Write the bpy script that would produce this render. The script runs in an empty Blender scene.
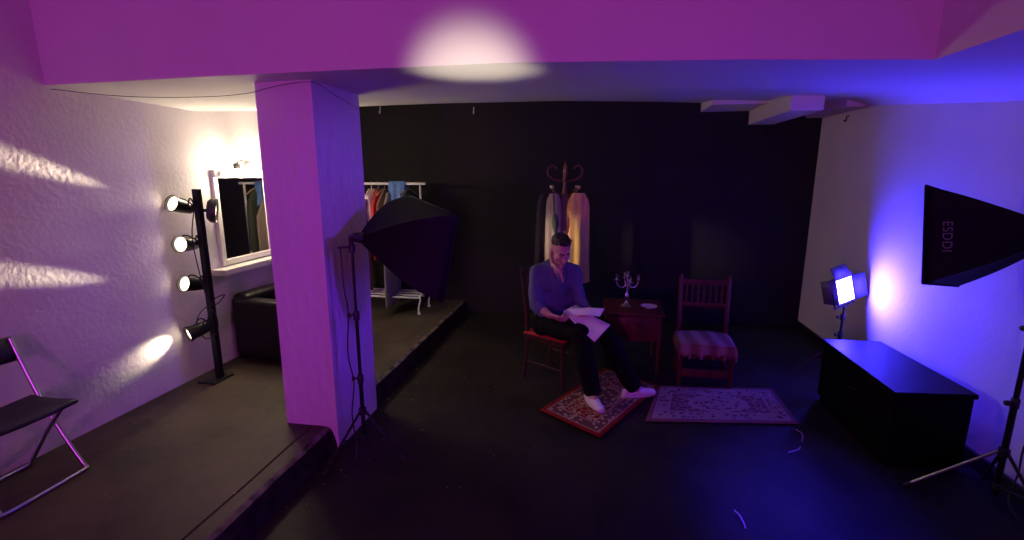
import bpy, bmesh, math, random
from mathutils import Vector, Matrix, noise, Euler
R = math.radians
PI = math.pi
V = Vector
random.seed(4)
SC = bpy.context.scene
COL = SC.collection

# ------------------------------------------------------------------ camera
cam_d = bpy.data.cameras.new('camera')
cam_d.sensor_width = 36.0
cam_d.lens = 36.0 * 480.0 / 1024.0
cam_d.clip_start = 0.05
cam = bpy.data.objects.new('camera', cam_d)
COL.objects.link(cam)
cam.location = (0, 0, 1.77)
cam.rotation_euler = (R(90 - 11.31), 0, R(10.19))
SC.camera = cam

# ------------------------------------------------------------------ world, exposure
w = bpy.data.worlds.new('world')
SC.world = w
w.use_nodes = True
w.node_tree.nodes['Background'].inputs[0].default_value = (0.02, 0.015, 0.03, 1)
w.node_tree.nodes['Background'].inputs[1].default_value = 0.05
SC.view_settings.view_transform = 'Standard'
SC.view_settings.look = 'None'
SC.view_settings.exposure = 0.0
SC.view_settings.gamma = 1.0
SC.view_settings.use_curve_mapping = False

# ------------------------------------------------------------------ lamps of the room
def aim(o, d):
    o.rotation_euler = V(d).to_track_quat('-Z', 'Y').to_euler()

def area(name, loc, d, size, color, power, size_y=None, spread=180):
    l = bpy.data.lights.new(name, 'AREA')
    l.color = color
    l.energy = power
    l.size = size
    l.spread = R(spread)
    if size_y:
        l.shape = 'RECTANGLE'
        l.size_y = size_y
    o = bpy.data.objects.new(name, l)
    COL.objects.link(o)
    o.location = loc
    aim(o, d)
    return o

def spot(name, loc, d, angle, blend, color, power, radius=0.02):
    l = bpy.data.lights.new(name, 'SPOT')
    l.color = color
    l.energy = power
    l.spot_size = R(angle)
    l.spot_blend = blend
    l.shadow_soft_size = radius
    o = bpy.data.objects.new(name, l)
    COL.objects.link(o)
    o.location = loc
    aim(o, d)
    return o

def point(name, loc, color, power, radius):
    l = bpy.data.lights.new(name, 'POINT')
    l.color = color
    l.energy = power
    l.shadow_soft_size = radius
    o = bpy.data.objects.new(name, l)
    COL.objects.link(o)
    o.location = loc
    return o

WARM = (1.0, 0.80, 0.56)
BLUE = (0.044, 0.028, 1.0)
MAGENTA = (0.66, 0.062, 0.72)
# magenta stage lamp standing behind the camera
spot('magenta_stage_lamp', (-0.9, -2.2, 1.5), (-0.07, 1.0, 0.20), 102, 0.9, MAGENTA, 280, 0.15)
# violet stage lamp behind the camera on the right
spot('violet_stage_lamp', (1.75, -1.6, 1.7), (-0.24, 1.0, -0.12), 50, 1.0, (0.16, 0.01, 1.0), 60, 0.15)
# violet stage lamp high on the right, turned to the pillar
spot('violet_side_lamp', (1.3, 1.55, 2.0), (-2.95, 1.40, -0.78), 44, 0.8, (0.16, 0.006, 1.0), 130, 0.10)
# blue stage lamp overhead, making the pool on the floor
spot('blue_stage_lamp', (1.0, 0.7, 2.4), (0.12, 1.80, -2.4), 27, 1.0, (0.003, 0.002, 1.0), 1300, 0.08)
# floor lamp aimed up at the downstand
up = spot('uplight_lamp', (-0.42, 0.45, 0.62), (-0.22, 2.02, 1.63), 11.5, 1.0, (1.0, 0.86, 0.64), 480, 0.06)
up.scale = (1.45, 1.0, 1.0)
# blue panel on its stand by the right wall
LED_C = V((2.095, 4.42, 0.80))
LED_D = V((0.57, -0.80, 0.20)).normalized()

# ------------------------------------------------------------------ materials
def mat(name, color, rough=0.6, metal=0.0, bump=0.0, bscale=20.0, vary=0.0, vscale=4.0, spec=0.5,
        emit=None, estr=0.0, color2=None, stretch=None, detail=6.0, sheen=0.0):
    m = bpy.data.materials.new(name)
    m.use_nodes = True
    nt = m.node_tree
    b = nt.nodes['Principled BSDF']
    b.inputs['Base Color'].default_value = (*color, 1)
    b.inputs['Roughness'].default_value = rough
    b.inputs['Metallic'].default_value = metal
    b.inputs['Specular IOR Level'].default_value = spec
    if sheen:
        b.inputs['Sheen Weight'].default_value = sheen
    tc = nt.nodes.new('ShaderNodeTexCoord')
    mp = nt.nodes.new('ShaderNodeMapping')
    nt.links.new(tc.outputs['Object'], mp.inputs[0])
    if stretch:
        mp.inputs['Scale'].default_value = stretch
    if vary or color2:
        n = nt.nodes.new('ShaderNodeTexNoise')
        n.inputs['Scale'].default_value = vscale
        n.inputs['Detail'].default_value = detail
        nt.links.new(mp.outputs[0], n.inputs['Vector'])
        r = nt.nodes.new('ShaderNodeValToRGB')
        c2 = color2 or tuple(c * (1 - vary) for c in color)
        r.color_ramp.elements[0].position = 0.35
        r.color_ramp.elements[1].position = 0.68
        r.color_ramp.elements[0].color = (*color, 1)
        r.color_ramp.elements[1].color = (*c2, 1)
        nt.links.new(n.outputs['Fac'], r.inputs[0])
        nt.links.new(r.outputs[0], b.inputs['Base Color'])
    if bump:
        n = nt.nodes.new('ShaderNodeTexNoise')
        n.inputs['Scale'].default_value = bscale
        n.inputs['Detail'].default_value = 8
        nt.links.new(mp.outputs[0], n.inputs['Vector'])
        bp = nt.nodes.new('ShaderNodeBump')
        bp.inputs['Strength'].default_value = bump
        bp.inputs['Distance'].default_value = 0.02
        nt.links.new(n.outputs['Fac'], bp.inputs['Height'])
        nt.links.new(bp.outputs[0], b.inputs['Normal'])
    if emit:
        b.inputs['Emission Color'].default_value = (*emit, 1)
        b.inputs['Emission Strength'].default_value = estr
    return m

M = {}
M['plaster'] = mat('white_plaster', (0.72, 0.70, 0.68), 0.75, bump=0.22, bscale=34, vary=0.07, vscale=2.5)
M['plaster_smooth'] = mat('painted_plaster', (0.72, 0.70, 0.68), 0.75, bump=0.10, bscale=22, vary=0.06, vscale=2.5)
M['plaster_streak'] = mat('trowelled_plaster', (0.72, 0.70, 0.68), 0.75, bump=0.6, bscale=16, vary=0.04, vscale=3,
                          stretch=(1.2, 1.2, 0.5))
M['ceil'] = mat('white_ceiling_paint', (0.72, 0.70, 0.68), 0.8, bump=0.12, bscale=9, vary=0.05, vscale=2)
M['black_wall'] = mat('black_wall_paint', (0.015, 0.0135, 0.013), 0.8, spec=0.25, bump=0.2, bscale=10, vary=0.35, vscale=1.2)
M['black_floor'] = mat('black_floor_paint', (0.013, 0.011, 0.009), 0.6, spec=0.2, bump=0.3, bscale=12, color2=(0.032, 0.026, 0.019), vscale=2.6)
M['platform'] = mat('worn_black_floor_paint', (0.040, 0.031, 0.020), 0.6, spec=0.3, bump=0.35, bscale=10, color2=(0.092, 0.071, 0.045), vscale=2.2)
M['riser'] = mat('black_step_paint', (0.012, 0.010, 0.008), 0.8, spec=0.15, bump=0.3, bscale=14, color2=(0.04, 0.032, 0.024), vscale=14)
M['scuff'] = mat('scuffed_edge', (0.030, 0.026, 0.02), 0.8, spec=0.2, color2=(0.24, 0.20, 0.15), vscale=9)
M['black'] = mat('black_paint', (0.012, 0.011, 0.012), 0.45)
M['black_metal'] = mat('black_metal', (0.02, 0.02, 0.021), 0.35, 0.6)
M['black_plastic'] = mat('black_plastic', (0.018, 0.018, 0.019), 0.45)
M['black_cloth'] = mat('black_nylon', (0.006, 0.0055, 0.006), 0.65, spec=0.15, bump=0.1, bscale=40)
M['black_trousers'] = mat('black_trouser_cloth', (0.0045, 0.0045, 0.005), 0.9, spec=0.15, bump=0.15, bscale=30)
M['leather'] = mat('black_leather', (0.009, 0.0075, 0.007), 0.4, spec=0.3, bump=0.15, bscale=60)
M['chrome'] = mat('chrome', (0.55, 0.54, 0.56), 0.28, 1.0)
M['white'] = mat('white_paint', (0.72, 0.70, 0.67), 0.5)
M['flake'] = mat('grey_flakes', (0.30, 0.28, 0.26), 0.8)
M['white_cloth'] = mat('white_cloth', (0.75, 0.73, 0.70), 0.8)
M['mirror'] = mat('mirror_glass', (0.80, 0.79, 0.76), 0.03, 1.0)
M['bulb'] = mat('lit_bulb', (1, 0.95, 0.85), 0.4, emit=(1.0, 0.86, 0.62), estr=6.0)
M['lens'] = mat('lit_lamp_lens', (1, 0.95, 0.85), 0.4, emit=(1.0, 0.82, 0.55), estr=5.0)
M['wood_red'] = mat('mahogany', (0.11, 0.018, 0.013), 0.4, spec=0.35, color2=(0.06, 0.011, 0.008), vscale=7, stretch=(3, 3, .5))
M['wood_brown'] = mat('brown_wood', (0.17, 0.06, 0.03), 0.4, color2=(0.10, 0.035, 0.02), vscale=7, stretch=(3, 3, .5))
M['wood_dark'] = mat('dark_wood', (0.060, 0.022, 0.014), 0.45, spec=0.3, color2=(0.035, 0.013, 0.009), vscale=7, stretch=(3, 3, .5))
M['red_seat'] = mat('red_upholstery', (0.42, 0.018, 0.014), 0.8, bump=0.1, bscale=60)
M['stripe_seat'] = None
M['silver'] = mat('silver', (0.62, 0.60, 0.60), 0.25, 1.0)
M['skin'] = mat('skin', (0.58, 0.33, 0.24), 0.55, vary=0.12, vscale=20)
M['hair'] = mat('dark_hair', (0.018, 0.013, 0.011), 0.6, bump=0.5, bscale=90)
M['beard'] = mat('stubble', (0.27, 0.145, 0.105), 0.7, vary=0.3, vscale=120)
M['shirt'] = mat('blue_shirt_cotton', (0.10, 0.115, 0.22), 0.8, bump=0.12, bscale=35, vary=0.15, vscale=6)
M['shoe'] = mat('white_canvas', (0.78, 0.75, 0.72), 0.7)
M['paper'] = mat('white_paper', (0.85, 0.84, 0.82), 0.7)
M['gold_cloth'] = mat('gold_cloth', (0.88, 0.52, 0.15), 0.75, bump=0.25, bscale=12, vary=0.45, vscale=5, stretch=(4, 4, .5))
M['taupe_cloth'] = mat('taupe_cloth', (0.24, 0.19, 0.16), 0.85, bump=0.15, bscale=20)
M['grey_cloth'] = mat('grey_cloth', (0.13, 0.10, 0.09), 0.85, bump=0.15, bscale=20)
M['cream_cloth'] = mat('cream_cloth', (0.72, 0.60, 0.50), 0.85, bump=0.1, bscale=20)
M['red_cloth'] = mat('red_cloth', (0.62, 0.02, 0.02), 0.8)
M['denim'] = mat('blue_denim', (0.10, 0.20, 0.50), 0.85, vary=0.35, vscale=12)
M['dark_green'] = mat('dark_green_cloth', (0.035, 0.045, 0.03), 0.85)
M['dark_cloth'] = mat('dark_cloth', (0.02, 0.018, 0.02), 0.85)
M['brown_cloth'] = mat('brown_cloth', (0.20, 0.11, 0.07), 0.85)
M['tape'] = mat('pink_tape', (0.55, 0.30, 0.32), 0.6)
M['wood_light'] = mat('pale_wood', (0.42, 0.28, 0.14), 0.5)
M['text'] = mat('grey_print', (0.20, 0.17, 0.18), 0.7)
M['door_violet'] = mat('satin_black_metal', (0.10, 0.10, 0.11), 0.4, 0.3)
M['pink_stone'] = mat('porcelain', (0.7, 0.68, 0.68), 0.3)

def stripe_material():
    m = bpy.data.materials.new('striped_tapestry')
    m.use_nodes = True
    nt = m.node_tree
    b = nt.nodes['Principled BSDF']
    b.inputs['Roughness'].default_value = 0.85
    tc = nt.nodes.new('ShaderNodeTexCoord')
    wv = nt.nodes.new('ShaderNodeTexWave')
    wv.inputs['Scale'].default_value = 2.2
    wv.inputs['Distortion'].default_value = 3.5
    wv.inputs['Detail'].default_value = 3
    nt.links.new(tc.outputs['Object'], wv.inputs['Vector'])
    r = nt.nodes.new('ShaderNodeValToRGB')
    r.color_ramp.elements[0].color = (0.17, 0.06, 0.055, 1)
    r.color_ramp.elements[0].position = 0.15
    r.color_ramp.elements[1].color = (0.29, 0.17, 0.15, 1)
    r.color_ramp.elements[1].position = 0.8
    nt.links.new(wv.outputs['Fac'], r.inputs[0])
    nt.links.new(r.outputs[0], b.inputs['Base Color'])
    return m
M['stripe_seat'] = stripe_material()

def rug_material(name, field, border, motif, line, aspect):
    """Oriental rug: dark edge, light patterned border, field with scrolls and a medallion."""
    m = bpy.data.materials.new(name)
    m.use_nodes = True
    nt = m.node_tree
    N, L = nt.nodes, nt.links
    b = N['Principled BSDF']
    b.inputs['Roughness'].default_value = 0.95
    b.inputs['Specular IOR Level'].default_value = 0.1
    uv = N.new('ShaderNodeUVMap')
    sep = N.new('ShaderNodeSeparateXYZ')
    L.new(uv.outputs[0], sep.inputs[0])

    def math_(op, a, c=None, clamp=False):
        n = N.new('ShaderNodeMath')
        n.operation = op
        n.use_clamp = clamp
        for i, x in enumerate((a, c)):
            if x is None:
                continue
            if isinstance(x, (int, float)):
                n.inputs[i].default_value = x
            else:
                L.new(x, n.inputs[i])
        return n.outputs[0]

    def mix(f, a, c):
        n = N.new('ShaderNodeMix')
        n.data_type = 'RGBA'
        if isinstance(f, (int, float)):
            n.inputs[0].default_value = f
        else:
            L.new(f, n.inputs[0])
        for i, x in ((6, a), (7, c)):
            if isinstance(x, tuple):
                n.inputs[i].default_value = (*x, 1)
            else:
                L.new(x, n.inputs[i])
        return n.outputs[2]
    ax = math_('ABSOLUTE', math_('SUBTRACT', sep.outputs[0], 0.5))
    ay = math_('ABSOLUTE', math_('SUBTRACT', sep.outputs[1], 0.5))
    dx = math_('MULTIPLY', math_('SUBTRACT', 0.5, ax), aspect)
    dy = math_('SUBTRACT', 0.5, ay)
    d = math_('MINIMUM', dx, dy)                       # distance to the nearest edge, short side = 1
    mp = N.new('ShaderNodeMapping')
    mp.inputs['Scale'].default_value = (aspect, 1, 1)
    L.new(uv.outputs[0], mp.inputs[0])
    vo = N.new('ShaderNodeTexVoronoi')
    vo.inputs['Scale'].default_value = 15
    L.new(mp.outputs[0], vo.inputs['Vector'])
    vo2 = N.new('ShaderNodeTexVoronoi')
    vo2.inputs['Scale'].default_value = 11
    vo2.feature = 'DISTANCE_TO_EDGE'
    L.new(mp.outputs[0], vo2.inputs['Vector'])
    blot = math_('LESS_THAN', vo.outputs['Distance'], 0.38)
    core = math_('LESS_THAN', vo.outputs['Distance'], 0.17)
    vein = math_('LESS_THAN', vo2.outputs['Distance'], 0.06)
    fld = mix(vein, field, line)
    fld = mix(blot, fld, motif)
    fld = mix(core, fld, border)
    brd = mix(blot, border, motif)
    brd = mix(core, brd, field)
    # medallion
    rx = math_('MULTIPLY', ax, aspect * 0.62)
    rr = math_('SQRT', math_('ADD', math_('MULTIPLY', rx, rx), math_('MULTIPLY', ay, ay)))
    med = math_('LESS_THAN', rr, 0.22)
    ring = math_('LESS_THAN', math_('ABSOLUTE', math_('SUBTRACT', rr, 0.22)), 0.022)
    fld = mix(med, fld, mix(blot, border, motif))
    fld = mix(ring, fld, line)
    in_field = math_('GREATER_THAN', d, 0.24)
    in_border = math_('GREATER_THAN', d, 0.07)
    l1 = math_('LESS_THAN', math_('ABSOLUTE', math_('SUBTRACT', d, 0.24)), 0.012)
    l2 = math_('LESS_THAN', math_('ABSOLUTE', math_('SUBTRACT', d, 0.075)), 0.010)
    c = mix(in_border, field, brd)
    c = mix(in_field, c, fld)
    c = mix(l1, c, line)
    c = mix(l2, c, line)
    L.new(c, b.inputs['Base Color'])
    return m
M['rug_red'] = rug_material('red_rug_pile', (0.22, 0.012, 0.014), (0.13, 0.05, 0.05), (0.46, 0.34, 0.25), (0.34, 0.22, 0.13), 1.9)
M['rug_pale'] = rug_material('faded_rug_pile', (0.20, 0.085, 0.10), (0.36, 0.25, 0.23), (0.12, 0.07, 0.09), (0.40, 0.28, 0.25), 1.75)

# ------------------------------------------------------------------ mesh helpers
class MB:
    """collects shapes into one mesh"""
    def __init__(s):
        s.bm = bmesh.new()

    def box(s, lo, hi, bevel=0.0, rot=None, seg=2):
        lo, hi = V(lo), V(hi)
        c, d = (lo + hi) / 2, hi - lo
        r = bmesh.ops.create_cube(s.bm, size=1.0)
        vs = r['verts']
        for v in vs:
            v.co = V((v.co.x * d.x, v.co.y * d.y, v.co.z * d.z))
        if bevel:
            es = list({e for v in vs for e in v.link_edges})
            rb = bmesh.ops.bevel(s.bm, geom=es, offset=bevel, segments=seg, affect='EDGES', profile=0.6)
            vs = list({v for f in rb['faces'] for v in f.verts} | {v for v in vs if v.is_valid})
        for v in vs:
            if rot is not None:
                v.co = rot @ v.co
            v.co += c
        return s

    def tube(s, pts, r, n=10, closed=False, r2=None):
        pts = [V(p) for p in pts]
        k = len(pts)
        rings = []
        ref = None
        for i, p in enumerate(pts):
            if closed:
                t = (pts[(i + 1) % k] - pts[i - 1])
            else:
                t = pts[min(i + 1, k - 1)] - pts[max(i - 1, 0)]
            t.normalize()
            if ref is None:
                ref = t.orthogonal().normalized()
            ref = (ref - t * ref.dot(t))
            if ref.length < 1e-6:
                ref = t.orthogonal()
            ref.normalize()
            q = t.cross(ref)
            if callable(r):
                rad = r(i / max(1, k - 1))
            elif r2 is not None:
                rad = r + (r2 - r) * i / max(1, k - 1)
            else:
                rad = r
            rings.append([s.bm.verts.new(p + ref * (rad * math.cos(2 * PI * j / n)) + q * (rad * math.sin(2 * PI * j / n))) for j in range(n)])
        m = k if closed else k - 1
        for i in range(m):
            a, b = rings[i], rings[(i + 1) % k]
            for j in range(n):
                s.bm.faces.new((a[j], a[(j + 1) % n], b[(j + 1) % n], b[j]))
        if not closed:
            s.bm.faces.new(list(reversed(rings[0])))
            s.bm.faces.new(rings[-1])
        return s

    def bar(s, a, b, r, n=10, r2=None):
        return s.tube([a, b], r, n, r2=r2)

    def lathe(s, prof, base, axis=(0, 0, 1), n=20):
        """prof: list of (radius, height) along axis from base"""
        ax = V(axis).normalized()
        u = ax.orthogonal().normalized()
        q = ax.cross(u)
        base = V(base)
        rings = []
        for rad, h in prof:
            c = base + ax * h
            rad = max(rad, 1e-4)
            rings.append([s.bm.verts.new(c + u * (rad * math.cos(2 * PI * j / n)) + q * (rad * math.sin(2 * PI * j / n))) for j in range(n)])
        for a, b in zip(rings, rings[1:]):
            for j in range(n):
                s.bm.faces.new((a[j], a[(j + 1) % n], b[(j + 1) % n], b[j]))
        s.bm.faces.new(list(reversed(rings[0])))
        s.bm.faces.new(rings[-1])
        return s

    def ball(s, c, r, scale=(1, 1, 1), rot=None, u=16, v=10):
        res = bmesh.ops.create_uvsphere(s.bm, u_segments=u, v_segments=v, radius=1.0)
        for x in res['verts']:
            p = V((x.co.x * scale[0] * r, x.co.y * scale[1] * r, x.co.z * scale[2] * r))
            if rot is not None:
                p = rot @ p
            x.co = p + V(c)
        return s

    def grid(s, rows, uv=False, flip=False, thick=0.0):
        vs = [[s.bm.verts.new(V(p)) for p in row] for row in rows]
        lay = s.bm.loops.layers.uv.verify() if uv else None
        nr, nc = len(vs), len(vs[0])
        for i in range(nr - 1):
            for j in range(nc - 1):
                q = [vs[i][j], vs[i][j + 1], vs[i + 1][j + 1], vs[i + 1][j]]
                st = [(j, i), (j + 1, i), (j + 1, i + 1), (j, i + 1)]
                if flip:
                    q.reverse()
                    st.reverse()
                f = s.bm.faces.new(q)
                if uv:
                    for l, (a, b) in zip(f.loops, st):
                        l[lay].uv = (a / (nc - 1), b / (nr - 1))
        return s

    def poly(s, pts):
        s.bm.faces.new([s.bm.verts.new(V(p)) for p in pts])
        return s

    def prism(s, base_pts, vec):
        """closed solid: polygon swept along vec"""
        vec = V(vec)
        a = [s.bm.verts.new(V(p)) for p in base_pts]
        b = [s.bm.verts.new(V(p) + vec) for p in base_pts]
        n = len(a)
        s.bm.faces.new(list(reversed(a)))
        s.bm.faces.new(b)
        for i in range(n):
            s.bm.faces.new((a[i], a[(i + 1) % n], b[(i + 1) % n], b[i]))
        return s

    def build(s, name, m, parent=None, smooth=True, label=None, thick=0.0, sub=0, angle=40, recalc=True):
        if recalc:
            bmesh.ops.recalc_face_normals(s.bm, faces=s.bm.faces[:])
        org = V((0, 0, 0))
        p = parent
        while p is not None:
            org += p.location
            p = p.parent
        if parent is None:                       # its own origin at the base centre
            xs = [v.co for v in s.bm.verts]
            org = V((sum(c.x for c in xs) / len(xs), sum(c.y for c in xs) / len(xs), min(c.z for c in xs)))
        for v in s.bm.verts:
            v.co -= org
        me = bpy.data.meshes.new(name)
        s.bm.to_mesh(me)
        s.bm.free()
        o = bpy.data.objects.new(name, me)
        COL.objects.link(o)
        o.data.materials.append(m)
        if parent is None:
            o.location = org
        else:
            o.parent = parent
        if smooth:
            for f in me.polygons:
                f.use_smooth = True
            me.set_sharp_from_angle(angle=R(angle))
        if thick:
            md = o.modifiers.new('thickness', 'SOLIDIFY')
            md.thickness = thick
            md.offset = 0
        if sub:
            md = o.modifiers.new('subdivision', 'SUBSURF')
            md.levels = sub
            md.render_levels = sub
        if label:
            o['label'] = label
        return o

_SPH = None
class Blob:
    """a cloud of spheres, later united into one skin"""
    def __init__(s):
        global _SPH
        if _SPH is None:
            b = bmesh.new()
            bmesh.ops.create_uvsphere(b, u_segments=14, v_segments=9, radius=1.0)
            b.verts.ensure_lookup_table()
            _SPH = ([v.co.copy() for v in b.verts], [[v.index for v in f.verts] for f in b.faces])
            b.free()
        s.vs, s.fs = [], []

    def ball(s, c, r, scale=(1, 1, 1), rot=None):
        c = V(c)
        k = len(s.vs)
        for p in _SPH[0]:
            q = V((p.x * scale[0] * r, p.y * scale[1] * r, p.z * scale[2] * r))
            s.vs.append((rot @ q if rot is not None else q) + c)
        s.fs += [[i + k for i in f] for f in _SPH[1]]
        return s

    def cap(s, a, b, ra, rb=None, k=None):
        a, b = V(a), V(b)
        rb = ra if rb is None else rb
        k = k or max(2, int((b - a).length / (0.35 * min(ra, rb))) + 1)
        for i in range(k):
            t = i / (k - 1)
            s.ball(a.lerp(b, t), ra + (rb - ra) * t)
        return s

def thing(name, label, cat, loc, group=None):
    o = bpy.data.objects.new(name, None)
    COL.objects.link(o)
    o.location = loc
    o.empty_display_size = 0.05
    return tag(o, label, cat, group)

def tag(o, label, cat, group=None, kind=None):
    o['label'] = label
    o['category'] = cat
    if group:
        o['group'] = group
    if kind:
        o['kind'] = kind
    return o

def struct(o):
    o['kind'] = 'structure'
    return o

def remesh(mb, name, m, parent, voxel=0.006, smooth=6, fac=0.5, wrinkle=None, label=None, decimate=None):
    """union of blobs -> one continuous skin"""
    me = bpy.data.meshes.new('tmp')
    me.from_pydata(mb.vs, [], mb.fs)
    o = bpy.data.objects.new('tmp', me)
    COL.objects.link(o)
    md = o.modifiers.new('r', 'REMESH')
    md.mode = 'VOXEL'
    md.voxel_size = voxel
    if smooth:
        ms = o.modifiers.new('s', 'SMOOTH')
        ms.factor = fac
        ms.iterations = smooth
    if decimate:
        dc = o.modifiers.new('d', 'DECIMATE')
        dc.ratio = decimate
    dg = bpy.context.evaluated_depsgraph_get()
    ev = o.evaluated_get(dg)
    out = bpy.data.meshes.new_from_object(ev)
    bpy.data.objects.remove(o)
    bpy.data.meshes.remove(me)
    out.name = name
    if wrinkle:
        amp, sc, stretch = wrinkle
        nrm = [v.normal.copy() for v in out.vertices]
        for v, nn in zip(out.vertices, nrm):
            q = V((v.co.x * stretch[0], v.co.y * stretch[1], v.co.z * stretch[2])) * sc
            v.co += nn * (noise.noise(q) + 0.5 * noise.noise(q * 2.1)) * amp
    org = V((0, 0, 0))
    p = parent
    while p is not None:
        org += p.location
        p = p.parent
    if parent is None:
        xs = [v.co for v in out.vertices]
        org = V((sum(c.x for c in xs) / len(xs), sum(c.y for c in xs) / len(xs), min(c.z for c in xs)))
    for v in out.vertices:
        v.co -= org
    r = bpy.data.objects.new(name, out)
    COL.objects.link(r)
    out.materials.clear()
    out.materials.append(m)
    for f in out.polygons:
        f.use_smooth = True
    if parent is None:
        r.location = org
    else:
        r.parent = parent
    if label:
        r['label'] = label
    return r

def bez(p0, p1, p2, p3, n=12):
    p0, p1, p2, p3 = V(p0), V(p1), V(p2), V(p3)
    return [p0 * (1 - t) ** 3 + p1 * 3 * t * (1 - t) ** 2 + p2 * 3 * t * t * (1 - t) + p3 * t ** 3 for t in [i / n for i in range(n + 1)]]

def catmull(pts, k=6):
    pts = [V(p) for p in pts]
    P = [pts[0] * 2 - pts[1]] + pts + [pts[-1] * 2 - pts[-2]]
    out = []
    for i in range(1, len(P) - 2):
        a, b, c, d = P[i - 1:i + 3]
        for j in range(k):
            t = j / k
            out.append(0.5 * ((2 * b) + (c - a) * t + (2 * a - 5 * b + 4 * c - d) * t * t + (3 * b - a - 3 * c + d) * t ** 3))
    out.append(pts[-1])
    return out

# ------------------------------------------------------------------ the room
XL, XR, YB, YF = -3.17, 2.33, 5.88, -3.0
PZ = 0.15                                   # raised floor on the left
XS = -1.655                                 # its step
BY = 2.4                                    # face of the downstand
SX = 1.35                                   # face of the right soffit

struct(MB().box((XS - 0.2, YF - 0.1, -0.1), (XR + 0.1, YB + 0.1, 0.0)).build('floor', M['black_floor'], smooth=False))

def platform():
    top, lip, ris = MB(), MB(), MB()
    rt, rl, rr = [], [], []
    n = 150
    for i in range(n + 1):
        y = YF + (YB - YF) * i / n
        j = 0.012 * noise.noise(V((y * 3.1, 0, 0))) + 0.006 * noise.noise(V((y * 11, 4, 0)))
        g = 0.010 if y < 2.6 else 0.0
        k = 0.006 * noise.noise(V((y * 2.3, 7, 0)))
        rt.append([(XL - 0.1, y, PZ), (-2.6, y, PZ), (XS - 0.150 + k, y, PZ), (XS - 0.146 + k, y, PZ - g), (XS - 0.138 + k, y, PZ - g),
                   (XS - 0.134 + k, y, PZ + 0.002), (XS - 0.05 + j, y, PZ)])
        rl.append([(XS - 0.05 + j, y, PZ), (XS - 0.034 + j, y, PZ - 0.004), (XS - 0.020 + j, y, PZ - 0.014)])
        rr.append([(XS - 0.020 + j, y, PZ - 0.014), (XS - 0.008 + j, y, PZ - 0.035), (XS + 0.008 + j * 0.5, y, 0.07), (XS + 0.022, y, -0.01)])
    lip.grid(rl)
    struct(lip.build('trim_4', M['scuff'], angle=60))
    ris.grid(rr)
    struct(ris.build('trim_5', M['riser'], angle=60))
    top.grid(rt)
    return top.build('floor_left', M['platform'], angle=50)
struct(platform())

struct(MB().box((XL - 0.1, YF - 0.1, -0.1), (XL, YB, 3.0)).build('wall_left', M['plaster'], smooth=False))
struct(MB().box((XR, YF - 0.1, -0.1), (XR + 0.1, YB, 3.0)).build('wall_right', M['plaster_smooth'], smooth=False))
struct(MB().box((XL - 0.1, YB, -0.1), (XR + 0.1, YB + 0.1, 3.0)).build('wall_back', M['black_wall'], smooth=False))
struct(MB().box((XL - 0.1, YF - 0.1, -0.1), (XR + 0.1, YF, 3.0)).build('wall_front', M['black_wall'], smooth=False))
# black strip along the foot of the right wall
bb = MB()
bb.box((XR - 0.022, YF, 0.0), (XR, YB, 0.10), 0.006)
struct(bb.build('baseboard_right', M['black'], smooth=False))

CX = [-3.17, -2.0, -0.5, 0.6, 1.35, 1.9, 2.15, 2.26, 2.33]
CY = [2.4, 3.45, 4.1, 5.0, 5.88]
CZ = [[2.272, 2.285, 2.292, 2.265, 2.235, 2.215, 2.19, 2.15, 2.10],
      [2.256, 2.290, 2.320, 2.320, 2.320, 2.305, 2.28, 2.24, 2.19],
      [2.335, 2.370, 2.400, 2.400, 2.390, 2.370, 2.35, 2.31, 2.265],
      [2.470, 2.490, 2.500, 2.490, 2.460, 2.445, 2.43, 2.40, 2.37],
      [2.610, 2.612, 2.606, 2.570, 2.530, 2.500, 2.49, 2.475, 2.46]]
def low_ceiling():
    rows = [[(x, y, z) for x, z in zip(CX, zr)] for y, zr in zip(CY, CZ)]
    mb = MB().grid(rows)
    # strip of low ceiling running towards the viewer along the right wall
    k = CX.index(1.35)
    mb.grid([[(x, yy, z) for x, z in zip(CX[k:], CZ[0][k:])] for yy in (YF, 2.4)])
    return mb.build('ceiling', M['ceil'], angle=30)
struct(low_ceiling())
struct(MB().box((XL - 0.1, YF - 0.1, 3.0), (XR + 0.1, BY + 0.3, 3.1)).build('ceiling_upper', M['ceil'], smooth=False))
# downstand face over the step to the low ceiling, and the soffit face on the right
dn = MB()
xs = [x for x in CX if x <= 1.35]
dn.grid([[(x, BY, z) for x, z in zip(xs, CZ[0])], [(x, BY, 3.0) for x in xs]])
struct(dn.build('wall_downstand', M['ceil'], smooth=False))
struct(MB().grid([[(SX, YF, 2.235), (SX, BY, 2.235)], [(SX, YF, 3.0), (SX, BY, 3.0)]]).build('wall_soffit', M['ceil'], smooth=False))

# boxed-in ducts under the rear ceiling
struct(MB().box((1.08, 5.30, 2.448), (1.59, YB, 2.70), 0.004).build('trim_1', M['ceil'], smooth=False))
struct(MB().box((1.59, 4.66, 2.302), (1.85, YB, 2.70), 0.004).build('trim_2', M['ceil'], smooth=False))
struct(MB().box((2.16, 4.98, 2.362), (XR, YB, 2.70), 0.004).build('trim_3', M['ceil'], smooth=False))

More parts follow.
